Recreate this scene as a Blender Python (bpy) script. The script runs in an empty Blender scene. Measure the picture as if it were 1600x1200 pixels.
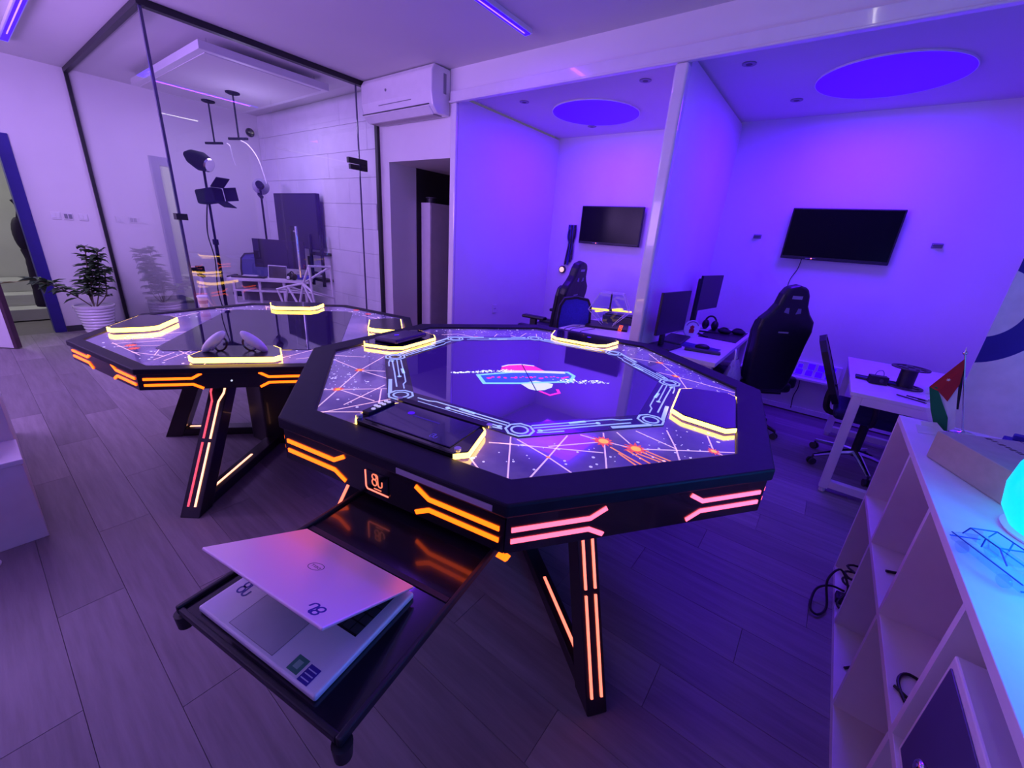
import bpy, bmesh, math, random
from mathutils import Matrix, Vector
PI = math.pi
random.seed(7)
scn = bpy.context.scene
COL = scn.collection

# ------------------------------------------------------------------ camera
cam_d = bpy.data.cameras.new('camera')
cam = bpy.data.objects.new('camera', cam_d)
COL.objects.link(cam)
def cam_axes(pitch, roll, yaw):
    cy, sy = math.cos(yaw), math.sin(yaw)
    f = Vector((-sy, cy, 0)); r = Vector((cy, sy, 0)); u = Vector((0, 0, 1))
    F = f * math.cos(pitch) - u * math.sin(pitch)
    U = u * math.cos(pitch) + f * math.sin(pitch)
    X = r * math.cos(roll) + U * math.sin(roll)
    Y = U * math.cos(roll) - r * math.sin(roll)
    return X, Y, F
cx_, cy_, cf_ = cam_axes(math.radians(19.799), math.radians(4.280), math.radians(36.325))
cam.matrix_world = Matrix((
    (cx_.x, cy_.x, -cf_.x, 0), (cx_.y, cy_.y, -cf_.y, 0), (cx_.z, cy_.z, -cf_.z, 1.5), (0, 0, 0, 1)))
cam_d.sensor_width = 36; cam_d.lens = 635.99 / 1600 * 36; cam_d.clip_start = .05
scn.camera = cam
vs = scn.view_settings
vs.view_transform = 'Standard'; vs.look = 'None'; vs.gamma = 1; vs.use_curve_mapping = False
vs.exposure = 0.0
w = bpy.data.worlds.new('world'); scn.world = w; w.use_nodes = True
w.node_tree.nodes['Background'].inputs[0].default_value = (.35, .25, .7, 1)
w.node_tree.nodes['Background'].inputs[1].default_value = .25

# ------------------------------------------------------------------ room lamps and added fill lights
def area(name, loc, size, color, watts, rot=(0, 0, 0), sizey=None, spread=None):
    d = bpy.data.lights.new(name, 'AREA'); d.color = color; d.energy = watts
    d.shape = 'RECTANGLE' if sizey else 'SQUARE'; d.size = size
    if sizey: d.size_y = sizey
    if spread: d.spread = spread
    o = bpy.data.objects.new(name, d); COL.objects.link(o)
    o.location = loc; o.rotation_euler = rot
    return o
def fill_point(name, loc, color, watts, r=.25):
    d = bpy.data.lights.new(name, 'POINT'); d.color = color; d.energy = watts; d.shadow_soft_size = r
    o = bpy.data.objects.new(name, d); COL.objects.link(o); o.location = loc
    return o
fill_point('fill_point_left', (-5.2, -.8, 2.15), (.54, .31, 1.0), 82)  # unseen point fill, added to brighten left wall and ceiling
fill_point('fill_point_middle', (-4.5, -1.5, 2.2), (.46, .22, 1.0), 18)  # second added point fill, out of view behind the camera
area('fill_area_left', (-5.2, .0, 2.86), 1.6, (.60, .38, 1.0), 22, sizey=.5)  # area fill added out of view for the left side
area('fill_area_front', (-3.9, -2.45, 2.0), 2.6, (.50, .27, 1.0), 52, rot=(math.radians(112), 0, 0), sizey=1.0, spread=math.radians(95))  # unseen area fill added behind the camera, aimed at rear wall and ceiling
fill_point('studio_fill_point', (-5.6, 2.3, 2.3), (.60, .48, 1.0), 7, .2)  # fill point added inside the studio, no fixture there
area('studio_fill_area', (-6.0, 2.2, 2.78), 1.2, (.60, .48, 1.0), 13, sizey=.8)  # area fill added to lift the studio walls
area('strip_lamp_glow', (-2.22, 1.9, 2.88), .05, (.22, .03, 1.0), 12, sizey=1.8)
area('booth_lamp_left', (-2.28, 4.15, 2.68), .8, (.10, .004, 1.0), 44)
area('booth_lamp_right', (-.06, 4.15, 2.68), .8, (.10, .006, 1.0), 54)

# ------------------------------------------------------------------ materials
MATS = {}
def mat(name, col, rough=.5, metal=0, emit=None, es=1, coat=0, ior=1.5, var=.06, scale=14, bump=0, alpha=None, spec=.5):
    if name in MATS: return MATS[name]
    m = bpy.data.materials.new(name); m.use_nodes = True
    nt = m.node_tree; b = nt.nodes['Principled BSDF']
    n = nt.nodes.new('ShaderNodeTexNoise'); n.inputs['Scale'].default_value = scale; n.inputs['Detail'].default_value = 4
    tc = nt.nodes.new('ShaderNodeTexCoord'); nt.links.new(tc.outputs['Object'], n.inputs['Vector'])
    r = nt.nodes.new('ShaderNodeValToRGB')
    r.color_ramp.elements[0].position = .3; r.color_ramp.elements[1].position = .7
    r.color_ramp.elements[0].color = tuple(c * (1 - var) for c in col) + (1,)
    r.color_ramp.elements[1].color = tuple(min(1, c * (1 + var)) for c in col) + (1,)
    nt.links.new(n.outputs['Fac'], r.inputs['Fac']); nt.links.new(r.outputs['Color'], b.inputs['Base Color'])
    b.inputs['Roughness'].default_value = rough; b.inputs['Metallic'].default_value = metal
    b.inputs['IOR'].default_value = ior; b.inputs['Specular IOR Level'].default_value = spec
    b.inputs['Coat Weight'].default_value = coat; b.inputs['Coat Roughness'].default_value = .03
    if emit:
        b.inputs['Emission Color'].default_value = tuple(emit) + (1,); b.inputs['Emission Strength'].default_value = es
    if bump:
        bp = nt.nodes.new('ShaderNodeBump'); bp.inputs['Strength'].default_value = bump; bp.inputs['Distance'].default_value = .01
        nt.links.new(n.outputs['Fac'], bp.inputs['Height']); nt.links.new(bp.outputs['Normal'], b.inputs['Normal'])
    MATS[name] = m
    return m
WALL = mat('wall_paint', (.80, .78, .80), .65, var=.015, scale=3)
CEIL = mat('ceiling_paint', (.72, .70, .72), .8, var=.015, scale=2)
GLOSSW = mat('gloss_white', (.80, .78, .82), .18, coat=.6, var=.02)
STUDIOW = mat('studio_slab', (.74, .73, .78), .35, var=.04, scale=6)
WHITE = mat('white_plastic', (.80, .79, .82), .35, var=.02)
LAMW = mat('white_laminate', (.78, .75, .80), .4, var=.03)
BLACK = mat('black_matte', (.012, .011, .018), .45, var=.2)
BLACKG = mat('black_gloss', (.008, .007, .014), .08, coat=.5, var=.1)
RIMM = mat('table_rim_black', (.012, .010, .02), .55, var=.15, scale=30, spec=.22)
SKIRT = mat('table_skirt_black', (.010, .006, .012), .22, coat=.3, var=.1)
LEGM = mat('table_leg_black', (.014, .007, .012), .28, coat=.2, var=.15)
TRAY = mat('tray_black', (.012, .010, .02), .17, coat=.3, var=.1)
DARKG = mat('dark_grey', (.05, .05, .06), .5)
GREYP = mat('grey_plastic', (.25, .25, .3), .4)
CHROME = mat('chrome', (.75, .75, .8), .12, metal=1, var=.02)
ALU = mat('aluminium', (.84, .80, .88), .36, metal=.12, var=.02)
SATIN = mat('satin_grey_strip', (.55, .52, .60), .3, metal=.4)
BLUEF = mat('blue_door_frame', (.03, .016, .26), .4, var=.08)
BLUEC = mat('blue_chair_mesh', (.03, .02, .42), .7, var=.15, scale=60)
CHAIRB = mat('black_leather', (.010, .010, .022), .42, var=.2, scale=25, bump=.2)
FABR = mat('dark_blue_fabric', (.012, .012, .07), .8, var=.2, scale=40)
YEL = mat('yellow_light', (.9, .7, .1), .4, emit=(1, .56, .075), es=8, var=0)
YELS = mat('yellow_tube', (.9, .8, .1), .4, emit=(1, .55, .03), es=2.6, var=0)
ORA = mat('orange_light', (.9, .3, .02), .4, emit=(1, .095, .002), es=4, var=0)
ORR = mat('coral_light', (.9, .3, .2), .4, emit=(1, .22, .09), es=1.1, var=0)
PNK = mat('pink_light', (.9, .3, .4), .4, emit=(1, .08, .12), es=3.4, var=0)
PNO = mat('peach_light', (.9, .4, .3), .4, emit=(1, .16, .09), es=2.4, var=0)
WRM = mat('warm_white_light', (.9, .6, .5), .4, emit=(1, .40, .25), es=2.4, var=0)
REDL = mat('rose_light', (.8, .1, .2), .4, emit=(1, .10, .16), es=1.0, var=0)
DISK = mat('blue_disk_light', (.05, 0, .8), .5, emit=(.018, 0, 1), es=2.6, var=0)
STRIPB = mat('blue_strip_light', (.05, 0, .8), .5, emit=(.01, 0, 1), es=5, var=0)
STRIPW = mat('pale_strip_light', (.5, .4, .8), .5, emit=(.45, .2, 1), es=1.6, var=0)
CYAN = mat('cyan_lamp_shade', (.0, .5, .8), .4, emit=(0, .72, 1), es=1.05, var=0)
KRAFT = mat('cardboard', (.42, .40, .34), .8, var=.06, scale=30)
INKB = mat('ink_brown', (.10, .07, .07), .8)
INKV = mat('ink_violet', (.03, .01, .30), .6)
INKD = mat('ink_dark', (.06, .02, .09), .6)
GREEN = mat('green_cloth', (.0, .16, .06), .8)
RED = mat('red_cloth', (.42, .015, .03), .8)
WCLO = mat('white_cloth', (.75, .72, .8), .85)
BCLO = mat('black_cloth', (.02, .012, .03), .8)
LEAF = mat('leaf_green', (.055, .10, .045), .5, var=.4, scale=9)
LEAFY = mat('leaf_pale', (.30, .30, .10), .5, var=.2)
STEM = mat('stem_brown', (.14, .10, .07), .7)
SOIL = mat('soil', (.03, .02, .02), .9)
CORR = mat('corridor_wall', (.46, .46, .44), .8, var=.05, scale=3)
DIM = mat('passage_shade', (.022, .016, .022), .8)  # darkness of the unlit passage put into the wall colour
PAPERC = mat('paper_cup', (.85, .72, .66), .6, emit=(1, .45, .22), es=.10)  # orange light on the cup put in as faint emission
RINGW = mat('ring_print', (.45, .6, .95), .35, emit=(.42, .58, 1), es=.62, var=0)  # printed ring, emission added so it looks backlit
RINGN = mat('ring_navy', (.012, .010, .07), .25, coat=.4, var=.1)
NEOW = mat('print_white', (.8, .8, .9), .3, emit=(.75, .85, 1), es=.85, var=0)
NEOC = mat('print_cyan', (.3, .7, .9), .3, emit=(.25, .75, 1), es=.9, var=0)
NEOB = mat('print_blue', (.02, .1, .8), .3, emit=(.02, .10, .9), es=.8, var=0)
NEOP = mat('print_pink', (.9, .05, .3), .3, emit=(1, .03, .28), es=.8, var=0)
LINE = mat('print_line', (.9, .6, .7), .3, emit=(1, .62, .72), es=.62, var=0)  # panel inks here and below emit too, added for a backlit look
LINEO = mat('print_orange', (.9, .3, .1), .3, emit=(1, .25, .03), es=.9, var=0)
STAR = mat('print_star', (.8, .75, 1), .3, emit=(.75, .65, 1), es=.6, var=0)

def metal_glow(): pass
def glass(name, tint, ior=1.5, refl=1.0):
    m = bpy.data.materials.new(name); m.use_nodes = True; nt = m.node_tree; nt.nodes.clear()
    out = nt.nodes.new('ShaderNodeOutputMaterial'); mx = nt.nodes.new('ShaderNodeMixShader')
    tr = nt.nodes.new('ShaderNodeBsdfTransparent'); gl = nt.nodes.new('ShaderNodeBsdfGlossy'); fr = nt.nodes.new('ShaderNodeFresnel')
    tr.inputs[0].default_value = tint + (1,); gl.inputs['Roughness'].default_value = .0
    gl.inputs[0].default_value = (refl, refl, refl, 1)
    geo = nt.nodes.new('ShaderNodeNewGeometry'); mi = nt.nodes.new('ShaderNodeMapRange')
    mi.inputs['To Min'].default_value = ior; mi.inputs['To Max'].default_value = 1/ior   # thin sheet: same reflectance on both faces
    nt.links.new(geo.outputs['Backfacing'], mi.inputs[0]); nt.links.new(mi.outputs[0], fr.inputs['IOR'])
    nt.links.new(fr.outputs[0], mx.inputs[0]); nt.links.new(tr.outputs[0], mx.inputs[1]); nt.links.new(gl.outputs[0], mx.inputs[2])
    nt.links.new(mx.outputs[0], out.inputs[0])
    return m
GLASS = glass('pane_glass', (.965, .96, .985), 1.5)
CLEAR = glass('clear_plastic', (.86, .90, .96), 1.4)
def film():
    m = bpy.data.materials.new('thin_bag_film'); m.use_nodes = True; nt = m.node_tree; nt.nodes.clear()
    out = nt.nodes.new('ShaderNodeOutputMaterial'); mx = nt.nodes.new('ShaderNodeMixShader'); mx.inputs[0].default_value = .58
    tr = nt.nodes.new('ShaderNodeBsdfTransparent'); pb = nt.nodes.new('ShaderNodeBsdfPrincipled')
    pb.inputs['Base Color'].default_value = (.8, .78, .85, 1); pb.inputs['Roughness'].default_value = .25
    n = nt.nodes.new('ShaderNodeTexNoise'); n.inputs['Scale'].default_value = 22; bp = nt.nodes.new('ShaderNodeBump'); bp.inputs['Strength'].default_value = .6; bp.inputs['Distance'].default_value = .02
    nt.links.new(n.outputs['Fac'], bp.inputs['Height']); nt.links.new(bp.outputs[0], pb.inputs['Normal'])
    nt.links.new(tr.outputs[0], mx.inputs[1]); nt.links.new(pb.outputs[0], mx.inputs[2]); nt.links.new(mx.outputs[0], out.inputs[0])
    return m
BAG = film()
def rough_gloss(m, r):
    for n in m.node_tree.nodes:
        if n.type == 'BSDF_GLOSSY': n.inputs['Roughness'].default_value = r

def nebula():
    m = bpy.data.materials.new('galaxy_print'); m.use_nodes = True; nt = m.node_tree; b = nt.nodes['Principled BSDF']
    tc = nt.nodes.new('ShaderNodeTexCoord')
    n = nt.nodes.new('ShaderNodeTexNoise'); n.inputs['Scale'].default_value = 3.2; n.inputs['Detail'].default_value = 6
    nt.links.new(tc.outputs['Object'], n.inputs['Vector'])
    r = nt.nodes.new('ShaderNodeValToRGB'); e = r.color_ramp.elements
    e[0].position = .30; e[0].color = (.05, .028, .17, 1); e[1].position = .72; e[1].color = (.29, .18, .48, 1)
    x = e.new(.5); x.color = (.125, .075, .28, 1)
    nt.links.new(n.outputs['Fac'], r.inputs[0])
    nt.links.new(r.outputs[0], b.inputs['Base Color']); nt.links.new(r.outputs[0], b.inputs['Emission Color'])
    b.inputs['Emission Strength'].default_value = .45  # print is no lamp, its glow is added to look backlit
    b.inputs['Roughness'].default_value = .12; b.inputs['Coat Weight'].default_value = .6; b.inputs['Coat Roughness'].default_value = .02
    return m
NEB = nebula()
def glowspot(name, c0, c1, es):
    m = bpy.data.materials.new(name); m.use_nodes = True; nt = m.node_tree; b = nt.nodes['Principled BSDF']
    n = nt.nodes.new('ShaderNodeTexNoise'); n.inputs['Scale'].default_value = 40
    r = nt.nodes.new('ShaderNodeValToRGB'); r.color_ramp.elements[0].color = c0 + (1,); r.color_ramp.elements[1].color = c1 + (1,)
    nt.links.new(n.outputs['Fac'], r.inputs[0]); nt.links.new(r.outputs[0], b.inputs['Emission Color']); nt.links.new(r.outputs[0], b.inputs['Base Color'])
    b.inputs['Emission Strength'].default_value = es
    return m
SPOTR = glowspot('flare_red', (.8, .05, .04), (.9, .12, .06), .8)
SPOTY = glowspot('flare_core', (1, .35, .02), (1, .5, .05), 1.0)
def screen_mat():
    m = bpy.data.materials.new('dark_screen_glass'); m.use_nodes = True; nt = m.node_tree; b = nt.nodes['Principled BSDF']
    n = nt.nodes.new('ShaderNodeTexNoise'); n.inputs['Scale'].default_value = 2
    r = nt.nodes.new('ShaderNodeValToRGB'); r.color_ramp.elements[0].color = (.012, .006, .03, 1); r.color_ramp.elements[1].color = (.016, .008, .04, 1)
    nt.links.new(n.outputs['Fac'], r.inputs[0]); nt.links.new(r.outputs[0], b.inputs['Base Color'])
    b.inputs['Roughness'].default_value = .03; b.inputs['IOR'].default_value = 2.1
    return m
SCREEN = screen_mat()
def lit_screen():
    m = SCREEN.copy(); m.name = 'lit_screen_glass'; b = m.node_tree.nodes['Principled BSDF']
    b.inputs['Emission Color'].default_value = (.10, .02, .9, 1); b.inputs['Emission Strength'].default_value = .22
    return m
SCREENL = lit_screen()
def wood():
    m = bpy.data.materials.new('grey_wood_floor'); m.use_nodes = True; nt = m.node_tree; b = nt.nodes['Principled BSDF']
    tc = nt.nodes.new('ShaderNodeTexCoord'); oi = nt.nodes.new('ShaderNodeObjectInfo')
    mp = nt.nodes.new('ShaderNodeMapping'); mp.inputs['Scale'].default_value = (1.2, 14, 5)
    ad = nt.nodes.new('ShaderNodeVectorMath'); ad.operation = 'ADD'
    ml = nt.nodes.new('ShaderNodeVectorMath'); ml.operation = 'SCALE'; ml.inputs['Scale'].default_value = 37
    cb = nt.nodes.new('ShaderNodeCombineXYZ')
    for i in range(3): nt.links.new(oi.outputs['Random'], cb.inputs[i])
    nt.links.new(cb.outputs[0], ml.inputs[0]); nt.links.new(tc.outputs['Object'], mp.inputs[0])
    nt.links.new(mp.outputs[0], ad.inputs[0]); nt.links.new(ml.outputs[0], ad.inputs[1])
    n = nt.nodes.new('ShaderNodeTexNoise'); n.inputs['Scale'].default_value = 2.2; n.inputs['Detail'].default_value = 7; n.inputs['Roughness'].default_value = .62
    nt.links.new(ad.outputs[0], n.inputs['Vector'])
    r = nt.nodes.new('ShaderNodeValToRGB'); e = r.color_ramp.elements
    e[0].position = .2; e[0].color = (.17, .145, .16, 1); e[1].position = .82; e[1].color = (.30, .265, .29, 1)
    nt.links.new(n.outputs['Fac'], r.inputs[0])
    hs = nt.nodes.new('ShaderNodeHueSaturation')
    mr = nt.nodes.new('ShaderNodeMapRange'); mr.inputs['To Min'].default_value = .82; mr.inputs['To Max'].default_value = 1.18
    nt.links.new(oi.outputs['Random'], mr.inputs[0]); nt.links.new(mr.outputs[0], hs.inputs['Value']); nt.links.new(r.outputs[0], hs.inputs['Color'])
    nt.links.new(hs.outputs[0], b.inputs['Base Color'])
    b.inputs['Roughness'].default_value = .5; b.inputs['Specular IOR Level'].default_value = .35
    bp = nt.nodes.new('ShaderNodeBump'); bp.inputs['Strength'].default_value = .12; bp.inputs['Distance'].default_value = .004
    nt.links.new(n.outputs['Fac'], bp.inputs['Height']); nt.links.new(bp.outputs[0], b.inputs['Normal'])
    return m
WOOD = wood()
TVG = mat('tv_glass', (.003, .003, .005), .2, spec=.15, var=.1)

# ------------------------------------------------------------------ mesh helpers
GM = [1.0]   # size factor of the furniture being built (heights counted from a 1.5 m datum)
def sized(p):
    k = GM[0]
    return Vector((p[0]*k, p[1]*k, 1.5-(1.5-p[2])*k)) if k != 1.0 else Vector(p)
class MB:
    def __init__(s, M=None): s.v = []; s.f = []; s.m = []; s.M = M or Matrix.Identity(4); s.mi = 0
    def add(s, vs_, fs):
        o = len(s.v); s.v += [s.M @ Vector(p) for p in vs_]
        s.f += [tuple(i + o for i in f) for f in fs]; s.m += [s.mi] * len(fs)
        return s
    def box(s, x0, x1, y0, y1, z0, z1):
        return s.add([(x0,y0,z0),(x1,y0,z0),(x1,y1,z0),(x0,y1,z0),(x0,y0,z1),(x1,y0,z1),(x1,y1,z1),(x0,y1,z1)],
                     [(0,3,2,1),(4,5,6,7),(0,1,5,4),(1,2,6,5),(2,3,7,6),(3,0,4,7)])
    def obox(s, p0, p1, w, h, up=(0, 0, 1)):
        p0, p1 = Vector(p0), Vector(p1); d = (p1 - p0).normalized(); up = Vector(up)
        a = d.cross(up)
        if a.length < 1e-4: a = d.cross(Vector((0, 1, 0)))
        a.normalize(); b = a.cross(d)
        q = [p + a * i * w / 2 + b * j * h / 2 for p in (p0, p1) for i, j in ((-1,-1),(1,-1),(1,1),(-1,1))]
        return s.add(q, [(0,3,2,1),(4,5,6,7),(0,1,5,4),(1,2,6,5),(2,3,7,6),(3,0,4,7)])
    def prism(s, pts, z0, z1):
        a = sum(pts[i][0]*pts[(i+1)%len(pts)][1]-pts[(i+1)%len(pts)][0]*pts[i][1] for i in range(len(pts)))
        if a < 0: pts = pts[::-1]
        n = len(pts)
        return s.add([(x,y,z0) for x,y in pts]+[(x,y,z1) for x,y in pts],
                     [tuple(range(n))[::-1], tuple(range(n,2*n))]+[(i,(i+1)%n,(i+1)%n+n,i+n) for i in range(n)])
    def ring(s, outer, inner, z0, z1):
        n = len(outer)
        v = [(x,y,z) for z in (z0,z1) for L in (outer,inner) for x,y in L]
        f = []
        for i in range(n):
            j = (i+1) % n
            f += [(2*n+i,2*n+j,3*n+j,3*n+i),(i,n+i,n+j,j),(i,j,2*n+j,2*n+i),(n+j,n+i,3*n+i,3*n+j)]
        return s.add(v, f)
    def path(s, pts, w, z0, z1, closed=False):
        n = len(pts); P = [Vector((p[0], p[1])) for p in pts]; L = []; R = []
        for i in range(n):
            a = P[(i-1) % n] if (closed or i) else None; c = P[(i+1) % n] if (closed or i < n-1) else None
            d1 = (P[i]-a).normalized() if a is not None else None; d2 = (c-P[i]).normalized() if c is not None else None
            d1 = d1 or d2; d2 = d2 or d1
            t = (d1+d2); t = t.normalized() if t.length > 1e-6 else d1
            nrm = Vector((-t.y, t.x)); k = max(.4, nrm.dot(Vector((-d1.y, d1.x))))
            L.append(P[i]+nrm*w/2/k); R.append(P[i]-nrm*w/2/k)
        v = [(p.x,p.y,z) for z in (z0,z1) for S in (L,R) for p in S]; f = []
        for i in range(n if closed else n-1):
            j = (i+1) % n
            f += [(2*n+i,3*n+i,3*n+j,2*n+j),(i,j,n+j,n+i),(i,2*n+i,2*n+j,j),(n+i,n+j,3*n+j,3*n+i)]
        if not closed: f += [(0,n,3*n,2*n),(n-1,3*n-1,4*n-1,2*n-1)]
        return s.add(v, f)
    def tube(s, pts, r, n=8, closed=False):
        P = [Vector(p) for p in pts]; m = len(P); v = []; f = []; prev = None
        rs = r if isinstance(r, (list, tuple)) else [r]*m
        for i in range(m):
            a = P[i-1] if (i or closed) else P[i]; b = P[(i+1) % m] if (i < m-1 or closed) else P[i]
            d = (b-a).normalized()
            if prev is None:
                u = d.cross(Vector((0,0,1)));  u = u if u.length > 1e-3 else d.cross(Vector((1,0,0)))
            else: u = prev - d*prev.dot(d)
            u.normalize(); prev = u; q = d.cross(u)
            v += [P[i]+(u*math.cos(2*PI*k/n)+q*math.sin(2*PI*k/n))*rs[i] for k in range(n)]
        for i in range(m if closed else m-1):
            for k in range(n):
                j = (i+1) % m
                f.append((i*n+k, i*n+(k+1)%n, j*n+(k+1)%n, j*n+k))
        if not closed: f += [tuple(range(n))[::-1], tuple(range((m-1)*n, m*n))]
        return s.add(v, f)
    def cyl(s, p0, p1, r0, r1=None, n=24): return s.tube([p0, p1], [r0, r0 if r1 is None else r1], n)
    def lathe(s, prof, n=28, c=(0,0,0)):
        v = []; f = []
        for r, z in prof: v += [(c[0]+r*math.cos(2*PI*k/n), c[1]+r*math.sin(2*PI*k/n), c[2]+z) for k in range(n)]
        for i in range(len(prof)-1):
            for k in range(n): f.append((i*n+k, i*n+(k+1)%n, (i+1)*n+(k+1)%n, (i+1)*n+k))
        f += [tuple(range(n))[::-1], tuple(range((len(prof)-1)*n, len(prof)*n))]
        return s.add(v, f)
    def ball(s, c, r, sc=(1,1,1), n=16, m=10):
        prof = [(max(.001, math.sin(PI*i/m)), -math.cos(PI*i/m)) for i in range(m+1)]
        v = []; f = []
        for pr, z in prof: v += [(c[0]+r*sc[0]*pr*math.cos(2*PI*k/n), c[1]+r*sc[1]*pr*math.sin(2*PI*k/n), c[2]+r*sc[2]*z) for k in range(n)]
        for i in range(m):
            for k in range(n): f.append((i*n+k, i*n+(k+1)%n, (i+1)*n+(k+1)%n, (i+1)*n+k))
        return s.add(v, f)
    def build(s, name, mats, parent=None, smooth=False, bevel=0, seg=2, loc=None, rotz=None, kind=None, sub=0):
        me = bpy.data.meshes.new(name); me.from_pydata([tuple(sized(p)) for p in s.v], [], s.f)
        mats = mats if isinstance(mats, (list, tuple)) else [mats]
        for m in mats: me.materials.append(m)
        for p, i in zip(me.polygons, s.m): p.material_index = i; p.use_smooth = smooth
        me.update()
        if smooth:
            bm = bmesh.new(); bm.from_mesh(me)
            for e in bm.edges:
                if len(e.link_faces) == 2 and e.calc_face_angle(0) > .7: e.smooth = False
            bm.to_mesh(me); bm.free()
        o = bpy.data.objects.new(name, me); COL.objects.link(o)
        if parent: o.parent = parent
        if loc: o.location = loc
        if rotz is not None: o.rotation_euler = (0, 0, rotz)
        if sub:
            md = o.modifiers.new('sub', 'SUBSURF'); md.levels = sub; md.render_levels = sub
        if bevel:
            md = o.modifiers.new('bevel', 'BEVEL'); md.width = bevel; md.segments = seg; md.limit_method = 'ANGLE'; md.angle_limit = .6
        if kind: o['kind'] = kind
        return o
def tag(o, label, cat, group=None):
    o['label'] = label; o['category'] = cat
    if group: o['group'] = group
    return o
def thing(name, label, cat, loc=(0,0,0), rotz=0, group=None):
    o = bpy.data.objects.new(name, None); COL.objects.link(o); o.empty_display_size = .1
    o.location = loc; o.rotation_euler = (0, 0, rotz)
    return tag(o, label, cat, group)
def struct(name, mb, m, parent=None, **k):
    o = mb.build(name, m, parent, **k); o['kind'] = 'structure'; return o
def smoothpath(pts, k=6):
    P = [Vector(p) for p in pts]; out = []
    for i in range(len(P)-1):
        a, b, c, d = P[max(i-1,0)], P[i], P[i+1], P[min(i+2,len(P)-1)]
        for j in range(k):
            t = j/k
            out.append(.5*((2*b)+(c-a)*t+(2*a-5*b+4*c-d)*t*t+(3*b-a-3*c+d)*t**3))
    return out+[P[-1]]
def octo(R, rot=0, n=8): return [(R*math.cos(rot+PI/8+PI/4*i-PI/2), R*math.sin(rot+PI/8+PI/4*i-PI/2)) for i in range(n)]
def text_obj(name, body, size, m, parent, M, ext=.0008, align='CENTER', bold=0):
    c = bpy.data.curves.new(name, 'FONT'); c.body = body; c.size = size; c.extrude = ext; c.align_x = align; c.align_y = 'CENTER'; c.offset = bold
    t = bpy.data.objects.new('tmp', c); COL.objects.link(t)
    dg = bpy.context.evaluated_depsgraph_get(); me = bpy.data.meshes.new_from_object(t.evaluated_get(dg))
    bpy.data.objects.remove(t); me.materials.clear(); me.materials.append(m); me.transform(M)
    for v_ in me.vertices: v_.co = sized(v_.co)
    o = bpy.data.objects.new(name, me); COL.objects.link(o); o.parent = parent
    return o
def monogram(M, s, w, z0=0, z1=.0015):
    """rounded 8 joined to a U, s = height"""
    mb = MB(M)
    def stad(cx, cy, rx, ry, n=14): return [(cx+rx*math.cos(2*PI*i/n), cy+ry*math.sin(2*PI*i/n)) for i in range(n)]
    mb.path(stad(-.20*s, .26*s, .19*s, .21*s), w, z0, z1, True)
    mb.path(stad(-.20*s, -.17*s, .21*s, .25*s), w, z0, z1, True)
    u = [(-.16*s, .46*s), (.0*s, .47*s), (.10*s, .38*s), (.12*s, -.2*s)]
    u += [(.30*s+.18*s*math.cos(a), -.24*s+.18*s*math.sin(a)) for a in [PI+PI*i/8 for i in range(1, 9)]] + [(.48*s, .06*s)]
    mb.path(u, w, z0, z1)
    return mb
T = Matrix.Translation
def RX(a): return Matrix.Rotation(a, 4, 'X')
def RY(a): return Matrix.Rotation(a, 4, 'Y')
def RZ(a): return Matrix.Rotation(a, 4, 'Z')

# ------------------------------------------------------------------ ROOM SHELL
YB = 3.18        # plane of the rear wall
CZ = 2.92        # ceiling
XL = -7.4        # left wall
XR = 2.2; YF = -2.6
floor = struct('floor', MB().box(-9.6, XR+.1, YF-.1, 5.2, -.1, -.012), mat('subfloor', (.16, .14, .15), .6))
PW, PL = .1965, 1.22
pl = MB().box(.0006, PL-.0006, .0005, PW-.0005, -.012, 0).build('plank', WOOD, floor, bevel=.0008, seg=1)
first = True
for k in range(-6, 25):
    y = .109 + PW*k
    if y+PW > 4.98: continue
    off = (k*0.41) % 1 * PL
    x = XL - off
    while x < 1.5:
        x0 = max(x, XL); x1 = min(x+PL, 1.5)
        if y > 3.0: x0 = max(x0, -4.2)
        if x1-x0 > .12:
            if first: o = pl; first = False
            else: o = pl.copy(); COL.objects.link(o); o.parent = floor
            o.location = (x0, y, 0); o.scale = ((x1-x0)/PL, 1, 1)
        x += PL
struct('ceiling', MB().box(XL-.1, XR+.1, YF-.1, YB+.0, CZ, CZ+.1), CEIL)
wl = MB().box(XL-.15, XL, .61, YB+.15, 0, CZ).box(XL-.15, XL, YF, -.45, 0, CZ).box(XL-.15, XL, -.45, .61, 2.16, CZ)
struct('wall_left', wl, WALL)
wb = MB().box(XL, -4.27, YB, YB+.12, 0, CZ).box(-4.27, -3.28, YB, YB+.12, 2.19, CZ)
wb.box(-3.28, XR, YB, YB+.12, 2.69, CZ)
wall_back = struct('wall_back', wb, WALL)
struct('wall_right', MB().box(XR, XR+.1, YF, 5.1, 0, CZ), WALL)
struct('wall_front', MB().box(XL, XR, YF-.1, YF, 0, CZ), WALL)
# booths behind the opening
struct('wall_booth_left', MB().box(-3.28, -3.20, YB+.001, 5.0, 0, 2.69), WALL)
struct('wall_booth_back', MB().box(-3.28, XR, 4.98, 5.08, 0, 2.8), WALL)
struct('wall_booth_divider', MB().box(-1.18, -1.10, YB+.04, 4.98, 0, 2.69), WALL)
bc = MB().box(-3.2, XR, YB+.12, 4.98, 2.71, 2.8)
struct('ceiling_booth', bc, CEIL)
struct('baseboard_booth', MB().box(-1.10, XR, 4.962, 4.98, 0, .05), WHITE)
struct('baseboard_booth_left', MB().box(-3.20, -1.18, 4.962, 4.98, 0, .05), WHITE)
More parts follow.
